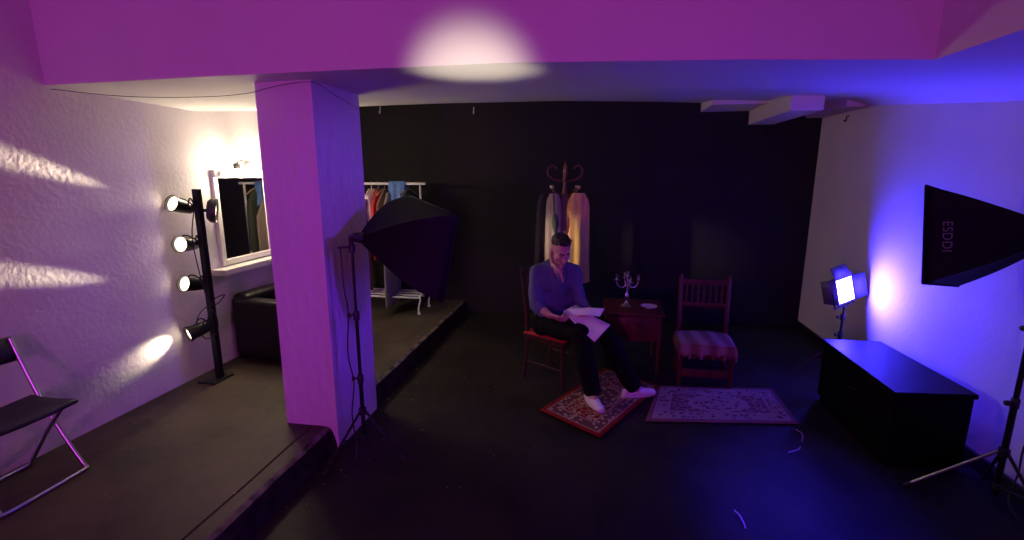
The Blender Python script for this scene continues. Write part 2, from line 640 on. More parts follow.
# pillar
def pillar():
    mb = MB()
    x0, x1, y0, y1 = -1.985, -1.625, 2.62, 3.18
    n = 26
    rows = []
    cor = [(x0, y0), (x1, y0), (x1, y1), (x0, y1)]
    per = []
    for a, b in zip(cor, cor[1:] + cor[:1]):
        for t in range(8):
            per.append((a[0] + (b[0] - a[0]) * t / 8, a[1] + (b[1] - a[1]) * t / 8, t == 0))
    per.append(per[0])
    for i in range(n + 1):
        z = 2.45 * i / n
        fl = 0.0 * max(0, 1 - z / 0.5)
        row = []
        for x, y, c in per:
            dxn = noise.noise(V((x * 4, y * 4, z * 1.6))) * 0.007
            cx, cy = (x0 + x1) / 2, (y0 + y1) / 2
            row.append((x + (x - cx) * (dxn * 3 + fl), y + (y - cy) * (dxn * 2 + fl), z))
        rows.append(row)
    mb.grid(rows)
    bmesh.ops.remove_doubles(mb.bm, verts=mb.bm.verts[:], dist=0.0005)
    return mb.build('pillar', M['plaster_streak'], angle=50)
struct(pillar())
# ------------------------------------------------------------------ mirror, shelf, bulbs
t = thing('wall_mirror', 'tall mirror in white frame on the left wall under a row of lit bulbs', 'mirror', (XL, 3.86, 1.04))
my0, my1, mz0, mz1 = 3.575, 4.17, 1.045, 1.735
fr = MB()
fw = 0.045
fr.box((XL, my0 - fw, mz0 - fw), (XL + 0.035, my0, mz1 + fw), 0.004)
fr.box((XL, my1, mz0 - fw), (XL + 0.035, my1 + fw, mz1 + fw), 0.004)
fr.box((XL, my0, mz0 - fw), (XL + 0.035, my1, mz0), 0.004)
fr.box((XL, my0, mz1), (XL + 0.035, my1, mz1 + fw), 0.004)
fr.build('frame', M['white'], t, smooth=False)
MB().box((XL, my0 - 0.002, mz0 - 0.002), (XL + 0.014, my1 + 0.002, mz1 + 0.002)).build('mirror_glass', M['mirror'], t, smooth=False)

sh = MB().box((XL, 3.42, 0.935), (XL + 0.14, 4.45, 0.985), 0.005).build('wall_shelf', M['white'], smooth=False)
tag(sh, 'white wall shelf running under the bulb-lit mirror', 'shelf')

t = thing('vanity_light', 'row of lit round bulbs along the top of the white-framed mirror', 'lamp', (XL, 3.86, 1.78))
MB().box((XL, 3.53, 1.745), (XL + 0.05, 4.22, 1.80), 0.006).build('batten', M['white'], t, smooth=False)
for i in range(6):
    y = 3.585 + i * 0.115
    sk = MB().lathe([(0.016, 0), (0.018, 0.02), (0.014, 0.025)], (XL + 0.048, y, 1.772), (1, 0, 0), 12).build('socket', M['white'], t)
    MB().ball((XL + 0.098, y, 1.772), 0.029).build('bulb', M['bulb'], t)
for i in range(3):
    point('vanity_bulb_light', (XL + 0.145, 3.60 + i * 0.26, 1.772), WARM, 12.0, 0.035)
t = thing('clip_lamp', 'small dark clip-on lamp fixed above the row of mirror bulbs', 'lamp', (XL, 3.83, 1.83))
MB().box((XL, 3.81, 1.815), (XL + 0.03, 3.86, 1.86), 0.004).build('clip', M['black_metal'], t)
MB().tube(bez((XL + 0.02, 3.83, 1.85), (XL + 0.05, 3.83, 1.90), (XL + 0.08, 3.83, 1.89), (XL + 0.10, 3.84, 1.87)), 0.006).build('arm', M['black_metal'], t)
MB().lathe([(0.012, 0), (0.03, 0.02), (0.036, 0.05), (0.034, 0.052)], (XL + 0.09, 3.835, 1.885), (0.5, 0.1, -0.6), 14).build('lamp_head', M['chrome'], t)

# ------------------------------------------------------------------ light tree with four spotlights
SP = V((-2.965, 3.16, 0))
t = thing('spotlight_stand', 'black square pole on a flat foot carrying four clamped spotlights', 'lamp stand', (SP.x, SP.y, PZ))
MB().box((SP.x - 0.022, SP.y - 0.022, PZ + 0.012), (SP.x + 0.022, SP.y + 0.022, 1.66), 0.003).build('pole', M['black_metal'], t, smooth=False)
MB().box((SP.x - 0.10, SP.y - 0.12, PZ), (SP.x + 0.06, SP.y + 0.08, PZ + 0.014), 0.004).build('base_plate', M['black_metal'], t, smooth=False)
fl_d = (V((-0.20, 5.10, 1.05)) - V((SP.x + 0.06, SP.y + 0.03, 1.50))).normalized()
fl_h = V((SP.x + 0.075, SP.y + 0.04, 1.50))
hd5 = MB().lathe([(0.01, -0.03), (0.07, -0.028), (0.092, -0.005), (0.094, 0.035), (0.088, 0.035), (0.084, 0.015), (0.002, 0.013)], fl_h, fl_d, 24).build('round_disc', M['black_plastic'], t)  # round disc on the pole, hollowed out to hold an added lamp
MB().lathe([(0.001, 0.0155), (0.082, 0.0165), (0.06, 0.022), (0.001, 0.025)], fl_h, fl_d, 24).build('lens', M['lens'], hd5)  # glowing lens added to the disc along with its lamp
spot('added_coat_light', fl_h + fl_d * 0.045, fl_d, 13, 1.0, WARM, 420, 0.05)  # lamp added inside the disc to light the gold coat
MB().bar((SP.x + 0.01, SP.y + 0.02, 1.50), (SP.x + 0.06, SP.y + 0.03, 1.50), 0.012).build('disc_bracket', M['black_metal'], t)

def spotlight(z, head, d, label, power, angle, lens=True, col=WARM, length=0.15):
    d = V(d).normalized()
    head = V(head)
    t = thing('stage_spotlight', label, 'spotlight', (SP.x, SP.y, z), 'spotlights on the black pole')
    MB().lathe([(0.014, -0.085), (0.040, -0.08), (0.048, -0.03), (0.053, 0.0), (0.055, 0.045), (0.063, 0.075), (0.064, 0.082), (0.058, 0.082), (0.054, 0.060), (0.002, 0.058)],
               head, d, 24).build('lamp_can', M['black_metal'], t)
    MB().lathe([(0.001, 0.0605), (0.053, 0.0615), (0.038, 0.071), (0.001, 0.075)], head, d, 24).build('lens', M['lens'], t)
    # yoke: two cheeks meeting at a clamp on the pole
    side = d.cross(V((0, 0, 1))).normalized()
    cl = V((SP.x - 0.024, SP.y, z))
    yk = MB()
    for s_ in (-1, 1):
        a = head + side * 0.066 * s_
        yk.tube(bez(a, a - d * 0.02 + V((0, 0, 0.11)), cl + V((0, 0, 0.05)) + side * 0.03 * s_ - V((0.05, 0, 0)), cl - V((0.008, 0, 0)), 8), 0.0055, 8)
    yk.build('yoke', M['black_metal'], t)
    MB().box((SP.x - 0.036, SP.y - 0.03, z - 0.02), (SP.x - 0.022, SP.y + 0.03, z + 0.02), 0.004).build('clamp', M['black_metal'], t)
    spot('spotlight_beam', head + d * 0.088, d, angle, 0.75, col, power, 0.028)
    return t
spotlight(1.53, (-3.085, 3.13, 1.535), (-0.085, -1.13, 0.37), 'topmost of the four black spotlights on the pole, tilted towards the left wall', 260, 9)
spotlight(1.26, (-3.075, 3.13, 1.245), (0.10, -0.95, 0.14), 'second spotlight from the top of the black pole, lens facing the viewer', 8, 40)
spotlight(0.95, (-3.065, 3.12, 0.935), (-0.110, -1.22, 0.335), 'third spotlight down the black pole, lit and turned along the left wall', 210, 9)
spotlight(0.60, (-3.045, 3.10, 0.575), (-0.42, -0.80, -0.20), 'lowest of the four black spotlights, throwing a hot spot on the wall', 24, 44)
cb = MB()
cb.tube(catmull([(SP.x - 0.026, SP.y - 0.02, 1.50), (SP.x - 0.05, SP.y - 0.04, 1.30), (SP.x - 0.02, SP.y - 0.05, 1.05), (SP.x + 0.03, SP.y - 0.05, 0.80),
                 (SP.x + 0.10, SP.y - 0.05, 0.84), (SP.x + 0.16, SP.y - 0.03, 0.86), (SP.x + 0.10, SP.y - 0.05, 0.79), (SP.x + 0.02, SP.y - 0.06, 0.77),
                 (SP.x - 0.08, SP.y - 0.05, 0.68), (SP.x - 0.10, SP.y - 0.05, 0.58), (SP.x - 0.03, SP.y - 0.05, 0.50), (SP.x + 0.07, SP.y - 0.05, 0.56),
                 (SP.x + 0.085, SP.y - 0.05, 0.68), (SP.x + 0.03, SP.y - 0.045, 0.74), (SP.x - 0.028, SP.y - 0.03, 0.62)], 8), 0.004, 8)
tag(cb.build('power_cable', M['black_plastic']), 'thin black cable looped around the spotlight pole', 'cable')

# ------------------------------------------------------------------ black armchair in the alcove
def armchair():
    c = V((-2.775, 3.87, PZ))
    t = thing('armchair', 'black leather armchair in the alcove behind the white pillar', 'armchair', c)
    rot = Matrix.Rotation(R(-9), 3, 'Z')
    def bx(lo, hi, bev, name, m=M['leather']):
        lo, hi = V(lo), V(hi)
        ce = (lo + hi) / 2
        h = (hi - lo) / 2
        mb = MB()
        mb.box(-h, h, bev, seg=4)
        for v in mb.bm.verts:
            v.co = rot @ (v.co + ce) + c
        return mb.build(name, m, t)
    # faces +x before turning; arms on the y sides
    bx((-0.30, -0.36, 0.05), (-0.12, 0.36, 0.60), 0.05, 'backrest')
    bx((-0.30, -0.38, 0.04), (0.34, -0.24, 0.56), 0.045, 'armrest')
    bx((-0.30, 0.24, 0.04), (0.34, 0.38, 0.56), 0.045, 'armrest')
    bx((-0.14, -0.245, 0.04), (0.33, 0.245, 0.26), 0.03, 'seat_base')
    bx((-0.13, -0.24, 0.26), (0.35, 0.24, 0.39), 0.05, 'cushion')
    for x in (-0.26, 0.30):
        for y in (-0.33, 0.33):
            bx((x - 0.025, y - 0.025, 0.0), (x + 0.025, y + 0.025, 0.06), 0.004, 'leg', M['black'])
armchair()

# ------------------------------------------------------------------ folding chair, far left
def folding_chair():
    t = thing('folding_chair', 'black folding chair with chrome tube legs against the left wall', 'chair', (-2.93, 1.72, PZ))
    y0, y1 = 1.56, 1.955
    SZ = 0.575
    # tube from backrest down to the front floor bar (one bent tube, both sides)
    path = [(-3.115, y1, 0.90), (-3.07, y1, 0.77), (-2.99, y1, 0.56), (-2.875, y1, 0.34), (-2.79, y1, 0.20), (-2.772, y1, 0.172), (-2.762, y1 - 0.03, 0.161)]
    other = [(x, y0 + (y1 - y), z) for x, y, z in reversed(path)]
    MB().tube(catmull(path + other, 5), 0.0105, 10).build('front_frame', M['chrome'], t)
    path = [(-2.80, y1 - 0.03, SZ - 0.03), (-2.93, y1 - 0.03, 0.40), (-3.08, y1 - 0.03, 0.205), (-3.105, y1 - 0.03, 0.172), (-3.115, y1 - 0.06, 0.161)]
    other = [(x, y0 + (y1 - y), z) for x, y, z in reversed(path)]
    MB().tube(catmull(path + other, 5), 0.0105, 10).build('rear_frame', M['chrome'], t)
    for y in (y0 + 0.014, y1 - 0.014):
        MB().bar((-2.925, y - 0.012, 0.42), (-2.925, y + 0.012, 0.42), 0.008, 8).build('pivot', M['black_metal'], t)
    # seat: moulded board with rounded front edge
    st = MB()
    prof = [(-3.03, 0.0), (-2.98, -0.004), (-2.86, -0.008), (-2.765, 0.0), (-2.735, 0.004), (-2.722, -0.006)]
    rows = []
    for x, dz in prof:
        rows.append([(x, y, SZ + dz - 0.006 * math.sin(PI * k / 8)) for k, y in [(k, y0 + 0.012 + (y1 - y0 - 0.024) * k / 8) for k in range(9)]])
    st.grid(rows)
    st.build('seat', M['black_plastic'], t, thick=0.018)
    bk = MB()
    rows = []
    for k in range(9):
        y = y0 - 0.012 + (y1 - y0 + 0.024) * k / 8
        cv = 0.02 * math.sin(PI * k / 8)
        rows.append([(-3.085 - cv, y, 0.775), (-3.102 - cv, y, 0.84), (-3.122 - cv, y, 0.905)])
    bk.grid(rows)
    bk.build('backrest', M['black_plastic'], t, thick=0.016)
folding_chair()

# ------------------------------------------------------------------ softboxes on stands
def softbox(apex, yaw, tilt, roll, L, wd, ht, label, bow=0.085):
    apex = V(apex)
    d = V((math.cos(tilt) * math.cos(yaw), math.cos(tilt) * math.sin(yaw), math.sin(tilt)))
    s = d.cross(V((0, 0, 1))).normalized()
    u = s.cross(d)
    s2 = s * math.cos(roll) + u * math.sin(roll)
    u2 = -s * math.sin(roll) + u * math.cos(roll)
    c = apex + d * L
    cor = [c + s2 * wd / 2 * a + u2 * ht / 2 * b for a, b in ((-1, 1), (1, 1), (1, -1), (-1, -1))]
    t = thing('softbox', label, 'softbox', apex)
    n = 10
    rods = []
    for k in cor:
        out = (k - c).normalized()
        rods.append([apex + d * 0.0 + (k - apex) * (0.06 + 0.94 * i / n) + out * bow * math.sin(PI * i / n) for i in range(n + 1)])
    shell = MB()
    for a in range(4):
        r0, r1 = rods[a], rods[(a + 1) % 4]
        rows = []
        for i in range(n + 1):
            row = []
            for j in range(7):
                q = r0[i].lerp(r1[i], j / 6)
                inw = (c - (cor[a] + cor[(a + 1) % 4]) / 2).normalized()
                q = q + inw * 0.022 * math.sin(PI * j / 6) * math.sin(PI * min(1, i / n * 0.9 + 0.05))
                row.append(q)
            rows.append(row)
        shell.grid(rows)
    bmesh.ops.remove_doubles(shell.bm, verts=shell.bm.verts[:], dist=0.0008)
    shell.build('shell', M['black_cloth'], t, thick=0.004, angle=25)
    lip = MB()
    for a in range(4):
        k0, k1 = cor[a], cor[(a + 1) % 4]
        lip.bar(k0, k1, 0.007, 8)
    lip.build('rim', M['black_cloth'], t)
    ins = [c + (k - c) * 0.93 - d * 0.025 for k in cor]
    MB().grid([[ins[0].lerp(ins[1], i / 4) for i in range(5)], [ins[3].lerp(ins[2], i / 4) for i in range(5)]]).build('diffuser', M['white_cloth'], t, thick=0.002)
    MB().lathe([(0.015, -0.022), (0.026, -0.018), (0.030, 0.005), (0.034, 0.03), (0.034, 0.04), (0.02, 0.045)], apex, d, 18).build('lamp_holder', M['black_plastic'], t)
    return t, apex, d, cor, s2, u2

def tripod(name, label, foot, top, legs, collar_z, spread_z, kind='tripod stand', knob_zs=(0.55, 0.95), mast_r=0.013):
    """light stand: mast in sections, collar, three legs with braces"""
    foot = V(foot)
    t = thing(name, label, kind, foot)
    x, y = foot.x, foot.y
    z0 = foot.z
    sec = [z0 + 0.09] + list(knob_zs) + [top]
    for i, (a, b) in enumerate(zip(sec, sec[1:])):
        MB().bar((x, y, a), (x, y, b + 0.002), mast_r - 0.0022 * i, 12).build('mast', M['black_metal'], t)
    for z in knob_zs:
        k = MB().lathe([(0.017, -0.03), (0.019, -0.026), (0.019, 0.02), (0.015, 0.026)], (x, y, z), n=14).build('collar', M['black_plastic'], t)
        MB().lathe([(0.006, 0), (0.006, 0.02), (0.014, 0.022), (0.014, 0.036), (0.008, 0.04)], (x - 0.014, y, z), (-1, -0.35, 0), 10).build('knob', M['black_plastic'], k)
    hub = MB().lathe([(0.018, -0.025), (0.024, -0.02), (0.024, 0.02), (0.018, 0.025)], (x, y, collar_z), n=14)
    hub.build('collar', M['black_plastic'], t)
    MB().lathe([(0.016, -0.018), (0.021, -0.014), (0.021, 0.014), (0.016, 0.018)], (x, y, spread_z), n=14).build('collar', M['black_plastic'], t)
    for fx, fy, m in legs:
        e = V((fx, fy, z0 + 0.012))
        a = V((x, y, collar_z))
        dirn = (e - a)
        h = V((dirn.x, dirn.y, 0)).normalized()
        lg = MB().bar(a + h * 0.022, e, 0.0085, 8).build('leg', m, t)
        MB().bar(e - dirn.normalized() * 0.03, e + dirn.normalized() * 0.008, 0.011, 8).build('rubber_foot', M['black_plastic'], lg)
        mid = a.lerp(e, 0.5)
        MB().bar(V((x, y, spread_z)) + h * 0.018, mid, 0.006, 8).build('brace', M['black_metal'], t)
    return t

# left softbox, seen from behind
softbox((-1.40, 2.60, 1.405), 0.726, -0.165, -0.102, 0.433, 0.80, 0.505, 'big black softbox in front of the white pillar, its back to the viewer')
tripod('softbox_stand', 'black tripod stand under the softbox beside the pillar', (-1.425, 2.59, 0), 1.33,
       [(-1.15, 2.57, M['black_metal']), (-1.545, 2.83, M['black_metal']), (-1.56, 2.34, M['black_metal'])], 0.30, 0.12, knob_zs=(0.52, 0.93))
hd = thing('tilt_bracket', 'black tilting bracket joining the softbox to its stand by the pillar', 'bracket', (-1.425, 2.59, 1.33))
MB().lathe([(0.016, 0), (0.02, 0.004), (0.02, 0.045), (0.013, 0.05)], (-1.425, 2.59, 1.315), n=12).build('sleeve', M['black_plastic'], hd)
MB().tube(bez((-1.425, 2.59, 1.355), (-1.43, 2.59, 1.39), (-1.43, 2.58, 1.41), (-1.405, 2.59, 1.415)), 0.014).build('neck', M['black_plastic'], hd)
MB().bar((-1.425, 2.575, 1.35), (-1.485, 2.535, 1.35), 0.006).build('handle', M['black_plastic'], hd)
cb = MB().tube(catmull([(-1.475, 2.545, 1.345), (-1.47, 2.55, 1.1), (-1.46, 2.56, 0.95), (-1.475, 2.55, 0.7), (-1.455, 2.56, 0.5), (-1.47, 2.54, 0.3), (-1.45, 2.53, 0.1), (-1.44, 2.47, 0.008), (-1.50, 2.30, 0.008)], 8), 0.0045, 8)
tag(cb.build('power_cable', M['black_plastic']), 'thin black cord hanging down the softbox stand by the pillar', 'cord')

# right softbox with its printed letters
sb, ap, d, cor, s2, u2 = softbox((2.17, 2.65, 1.50), 2.276, -0.161, -0.149, 0.47, 0.46, 0.515,
                                 'black softbox with grey printed letters against the right wall', bow=0.02)
cu = bpy.data.curves.new('letters', 'FONT')
cu.body = 'ESDDI'
cu.size = 0.056
cu.space_character = 1.08
cu.align_x = 'CENTER'
cu.align_y = 'CENTER'
cu.extrude = 0.001
tmp = bpy.data.objects.new('tmp', cu)
COL.objects.link(tmp)
me = bpy.data.meshes.new_from_object(tmp.evaluated_get(bpy.context.evaluated_depsgraph_get()))
bpy.data.objects.remove(tmp)
edge_mid = cor[0].lerp(cor[3], 0.50)
xdir = (cor[3] - cor[0]).normalized()
to_apex = (ap - edge_mid).normalized()
ydir = (to_apex - xdir * to_apex.dot(xdir)).normalized()
zdir = xdir.cross(ydir)
if zdir.dot(V((0, 0, 1.77)) - edge_mid) < 0:
    zdir = -zdir
ctr = cor[0].lerp(cor[3], 0.53) + to_apex * 0.085 + zdir * 0.030
rows = Matrix((xdir, ydir, zdir)).transposed()
for v in me.vertices:
    v.co = rows @ V((v.co.x, v.co.y, v.co.z)) + ctr - sb.location
lt = bpy.data.objects.new('printed_letters', me)
COL.objects.link(lt)
me.materials.clear()
me.materials.append(M['text'])
lt.parent = sb
lt['label'] = 'grey printed letters'
RF = V((2.135, 2.70, 0))
tripod('softbox_stand', 'black tripod stand at the right edge beside the black chest', RF, 1.43,
       [(1.80, 2.84, M['chrome']), (2.285, 2.99, M['black_metal']), (2.20, 2.36, M['black_metal'])], 0.34, 0.14, knob_zs=(0.62, 1.02), mast_r=0.015)
cb = MB().tube(catmull([(2.15, 2.70, 1.42), (2.24, 2.72, 1.1), (2.26, 2.73, 0.8), (2.28, 2.74, 0.55), (2.25, 2.74, 0.35), (2.26, 2.75, 0.2), (2.22, 2.72, 0.05), (2.20, 2.62, 0.008)], 8), 0.0045, 8)
tag(cb.build('power_cable', M['black_plastic']), 'thin black cord hanging beside the stand at the right edge', 'cord')

# ------------------------------------------------------------------ blue LED panel
t = thing('panel_lamp', 'lit blue square panel lamp with barn doors near the right wall', 'lamp', LED_C)
fz = LED_D
fx = fz.cross(V((0, 0, 1))).normalized()
roll = R(-7)
fy = fx.cross(fz)
fx, fy = fx * math.cos(roll) + fy * math.sin(roll), -fx * math.sin(roll) + fy * math.cos(roll)
def led_pt(a, b, c):
    return LED_C + fx * a + fy * b + fz * c
FR = Matrix((fx, fy, fz)).transposed()
def led_box(lo, hi, bev, name, m, parent=t):
    lo, hi = V(lo), V(hi)
    ce, h = (lo + hi) / 2, (hi - lo) / 2
    mb = MB().box(-h, h, bev)
    for v in mb.bm.verts:
        v.co = LED_C + FR @ (v.co + ce)
    return mb.build(name, m, parent)
PW, PH = 0.120, 0.110
led_box((-PW, -PH, -0.05), (PW, PH, -0.008), 0.006, 'lamp_body', M['black_plastic'])
for lo, hi in (((-PW, PH - 0.012, -0.008), (PW, PH, 0.002)), ((-PW, -PH, -0.008), (PW, -PH + 0.012, 0.002)),
               ((-PW, -PH + 0.012, -0.008), (-PW + 0.012, PH - 0.012, 0.002)), ((PW - 0.012, -PH + 0.012, -0.008), (PW, PH - 0.012, 0.002))):
    led_box(lo, hi, 0.002, 'bezel', M['black_plastic'])
for k in range(3):
    led_box((-0.06 + k * 0.045, -0.02, -0.062), (-0.035 + k * 0.045, 0.005, -0.05), 0.003, 'knob', M['black_plastic'])
# barn doors: thin satin plates hinged on the bezel
def door(p, q, out, name='barn_door'):
    p, q = led_pt(*p), led_pt(*q)
    ov = fx * out[0] + fy * out[1] + fz * out[2]
    mb = MB().grid([[p.lerp(q, i / 3) for i in range(4)], [(p + ov).lerp(q + ov, 0.06 + 0.88 * i / 3) for i in range(4)]])
    mb.build(name, M['door_violet'], t, thick=0.003)
door((-PW, -PH, 0.0), (-PW, PH, 0.0), (-0.10, 0.01, 0.045))
door((PW, -PH, 0.0), (PW, PH, 0.0), (0.045, 0.01, -0.095))
door((-PW, PH, 0.0), (PW, PH, 0.0), (0.03, 0.105, -0.02))
yk = MB()
yk.tube([led_pt(-PW - 0.012, 0, -0.03), led_pt(-PW - 0.012, -PH - 0.03, -0.03), led_pt(PW + 0.012, -PH - 0.03, -0.03), led_pt(PW + 0.012, 0, -0.03)], 0.007, 8)
yk.build('yoke', M['black_metal'], t)
led_box((-PW + 0.013, -PH + 0.013, -0.0085), (PW - 0.013, PH - 0.013, -0.003), 0.0, 'lit_face', mat('lit_blue_leds', (0.5, 0.5, 0.6), 0.5, emit=BLUE, estr=540.0))
ST = led_pt(0, -PH - 0.03, -0.03)
tripod('lamp_stand', 'thin black light stand behind the black chest under the blue lamp', (ST.x, ST.y, 0), ST.z - 0.004,
       [(ST.x - 0.30, ST.y + 0.08, M['black_metal']), (ST.x + 0.11, ST.y + 0.30, M['black_metal']), (ST.x + 0.05, ST.y - 0.22, M['black_metal'])], 0.32, 0.13, knob_zs=(0.40, 0.56))

# ------------------------------------------------------------------ black chest by the right wall
t = thing('storage_chest', 'long low black wooden chest along the right wall', 'chest', (1.985, 3.49, 0))
q = [(1.765, 3.005), (2.235, 3.055), (2.185, 3.985), (1.765, 3.975)]
def inset(q, e):
    cx = sum(a for a, b in q) / 4
    cy = sum(b for a, b in q) / 4
    return [(cx + (a - cx) * (1 - e / 0.23), cy + (b - cy) * (1 - e / 0.48)) for a, b in q]
def slab(q, z0, z1, bev, name):
    mb = MB().prism([(a, b, z0) for a, b in q], (0, 0, z1 - z0))
    bmesh.ops.bevel(mb.bm, geom=mb.bm.edges[:], offset=bev, segments=2, affect='EDGES')
    return mb.build(name, M['chest'], t, smooth=False)
M['chest'] = mat('chest_black_paint', (0.005, 0.0045, 0.005), 0.42, spec=0.06, bump=0.05, bscale=8, vary=0.3, vscale=5)
slab(inset(q, 0.012), 0.045, 0.462, 0.004, 'body')
slab(q, 0.468, 0.50, 0.005, 'lid')
slab(inset(q, 0.03), 0.0, 0.05, 0.003, 'plinth')
hp = MB().tube(bez((1.770, 3.42, 0.33), (1.735, 3.43, 0.32), (1.735, 3.55, 0.32), (1.770, 3.56, 0.33)), 0.007, 8)
hp.build('handle', M['black_metal'], t)

# ------------------------------------------------------------------ clothes rack, back left
t = thing('clothes_rack', 'white metal clothes rack with a slatted bottom shelf by the back wall', 'clothes rack', (-2.45, 5.3, PZ))
RY = 5.30
MB().bar((-2.98, RY, 1.66), (-1.955, RY, 1.66), 0.0145, 12).build('rail', M['white'], t)
for x in (-2.93, -2.02):
    MB().bar((x, RY, 0.36), (x, RY, 1.66), 0.012, 12).build('upright', M['white'], t)
    MB().tube(bez((x, RY - 0.17, 0.362), (x, RY - 0.06, 0.40), (x, RY + 0.06, 0.40), (x, RY + 0.17, 0.362)), 0.010, 8).build('cross_bar', M['white'], t)
for y in (RY - 0.17, RY - 0.055, RY + 0.06, RY + 0.17):
    MB().bar((-2.97, y, 0.355), (-2.00, y, 0.355), 0.0115, 10).build('shelf_bar', M['white'], t)
for x, sx in ((-2.955, -1), (-2.01, 1)):
    for y in (RY - 0.17, RY + 0.17):
        lg = MB().tube(bez((x, y, 0.355), (x + 0.03 * sx, y, 0.35), (x - 0.035 * sx, y, 0.26), (x - 0.015 * sx, y, 0.175), 10), 0.011, 10).build('leg', M['white'], t)
        MB().lathe([(0.012, 0), (0.02, 0.004), (0.02, 0.014), (0.012, 0.02)], (x - 0.015 * sx, y - 0.009, 0.171), (0, 1, 0), 14).build('caster', M['white'], lg)

def garment(name, cat, label, m, x, y, ztop, length, width, depth, yaw=0.0, sleeve=None, seed=0, flare=1.0, group='clothes on the white rack', neck=0.16):
    """a garment on a hanger: shoulders, folds, hem; width across, depth thin"""
    c, s = math.cos(yaw), math.sin(yaw)
    def P(a, b, z):
        return V((x + a * c - b * s, y + a * s + b * c, z))
    mb = MB()
    n = 30
    rows = []
    kz = 14
    for i in range(kz + 1):
        f = i / kz
        z = ztop - length * f
        sh = min(1.0, neck + 2.6 * f ** 0.75) if f < 0.3 else 1.0
        wv = width / 2 * sh * (1 + (flare - 1) * f)
        dv = depth / 2 * (0.55 + 0.45 * min(1, f * 3))
        row = []
        for j in range(n):
            a = 2 * PI * j / n
            fold = 1 + 0.22 * min(1, f * 1.6) * math.sin(a * 7 + seed * 2.1 + 1.2 * noise.noise(V((a, f * 3, seed))))
            hemz = 0.015 * math.sin(a * 3 + seed) * (f > 0.95)
            row.append(P(wv * math.cos(a) * (1 + 0.05 * (fold - 1)), dv * math.sin(a) * fold, z + hemz))
        row.append(row[0])
        rows.append(row)
    mb.grid(rows)
    bmesh.ops.remove_doubles(mb.bm, verts=mb.bm.verts[:], dist=0.0004)
    o = mb.build(name, m, angle=80)
    tag(o, label, cat, group)
    if sleeve:
        for sgn, ln, mm in sleeve:
            mb = MB()
            a0 = P(sgn * width * 0.46, 0, ztop - 0.075)
            p = [a0, P(sgn * width * 0.58, -0.02, ztop - 0.22), P(sgn * width * 0.56, -0.03, ztop - ln * 0.6), P(sgn * width * 0.54, -0.05, ztop - ln)]
            pts = catmull(p, 5)
            mb.tube(pts, lambda f: 0.052 + 0.008 * math.sin(f * 14) - 0.012 * f, 12)
            for v in mb.bm.verts:
                v.co -= o.location
            mb2 = bpy.data.meshes.new('sleeve')
            mb.bm.to_mesh(mb2)
            mb.bm.free()
            so = bpy.data.objects.new('sleeve', mb2)
            COL.objects.link(so)
            mb2.materials.append(mm)
            for f_ in mb2.polygons:
                f_.use_smooth = True
            so.parent = o
    return o

HY = RY
def hanger(x, yaw, i, label):
    c, s = math.cos(yaw), math.sin(yaw)
    t = thing('clothes_hanger', label, 'hanger', (x, RY, 1.58), 'hangers on the white rack')
    def P(a, z):
        return (x + a * c, RY + a * s, z)
    MB().tube([P(-0.012, 1.652), P(-0.018, 1.668), P(-0.010, 1.682), P(0.006, 1.682), P(0.016, 1.668), P(0.012, 1.64), P(0, 1.615), P(0, 1.595)], 0.0028, 6).build('hook', M['chrome'], t)
    MB().tube(bez(P(-0.19, 1.535), P(-0.1, 1.585), P(-0.02, 1.60), P(0, 1.60), 6) + bez(P(0, 1.60), P(0.02, 1.60), P(0.1, 1.585), P(0.19, 1.535), 6), 0.008, 8).build('shoulder_bar', M['wood_light'], t)
gl = [('dark_jacket', 'coat', 'dark jacket hanging at the pillar end of the white rack', 'dark_cloth', -2.76, 1.585, 0.90, 0.42, 0.10, 1.1, None),
      ('cream_coat', 'coat', 'cream coat with a pale hanging sleeve on the white rack', 'cream_cloth', -2.62, 1.60, 0.36, 0.40, 0.13, 0.7, None),
      ('red_dress', 'dress', 'bright red garment hanging beside the cream coat', 'red_cloth', -2.535, 1.585, 0.78, 0.36, 0.07, 1.2, None),
      ('brown_jacket', 'coat', 'brown jacket hanging between the red garment and the denim', 'brown_cloth', -2.455, 1.585, 0.72, 0.40, 0.08, 1.05, None),
      ('green_shirt', 'shirt', 'dark green shirt hanging at the open end of the white rack', 'dark_green', -2.17, 1.585, 0.74, 0.38, 0.14, 1.1, None)]
for i, (nm, ct, lb, mm, x, zt, ln, wd, dp, fl, sl) in enumerate(gl):
    yaw = PI / 2 + 0.25 - 0.1 * i
    garment(nm, ct, lb, M[mm], x, RY, zt, ln, wd, dp, yaw, sl, seed=i, flare=fl)
    hanger(x, yaw, i, 'wire-hooked hanger holding the ' + lb.split(' hanging')[0].split(' with')[0].split(' on the')[0] + ' on the white rack')
# pale sleeve of the cream coat
co = bpy.data.objects['cream_coat']
sl = MB().tube(catmull([(-2.645, 5.13, 1.49), (-2.655, 5.10, 1.33), (-2.635, 5.09, 1.18), (-2.62, 5.09, 1.05)], 6), lambda f: 0.055 - 0.02 * f + 0.006 * math.sin(f * 17), 12)
sl.build('sleeve', M['taupe_cloth'], co)
MB().tube(catmull([(-2.62, 5.09, 1.06), (-2.615, 5.09, 1.0), (-2.61, 5.09, 0.96)], 6), lambda f: 0.046 - 0.008 * f, 12).build('cuff', M['white_cloth'], co)
garment('long_coat', 'coat', 'long taupe coat hanging lowest on the white rack, past the shelf', M['taupe_cloth'], -2.395, RY - 0.03, 1.56, 1.30, 0.52, 0.09, PI / 2 + 0.1, seed=9, flare=1.0)
garment('mauve_trousers', 'trousers', 'dull mauve trousers hanging low beside the pillar on the rack', M['brown_cloth'], -2.69, RY - 0.02, 1.52, 1.10, 0.30, 0.08, PI / 2 + 0.3, seed=5, flare=0.8)
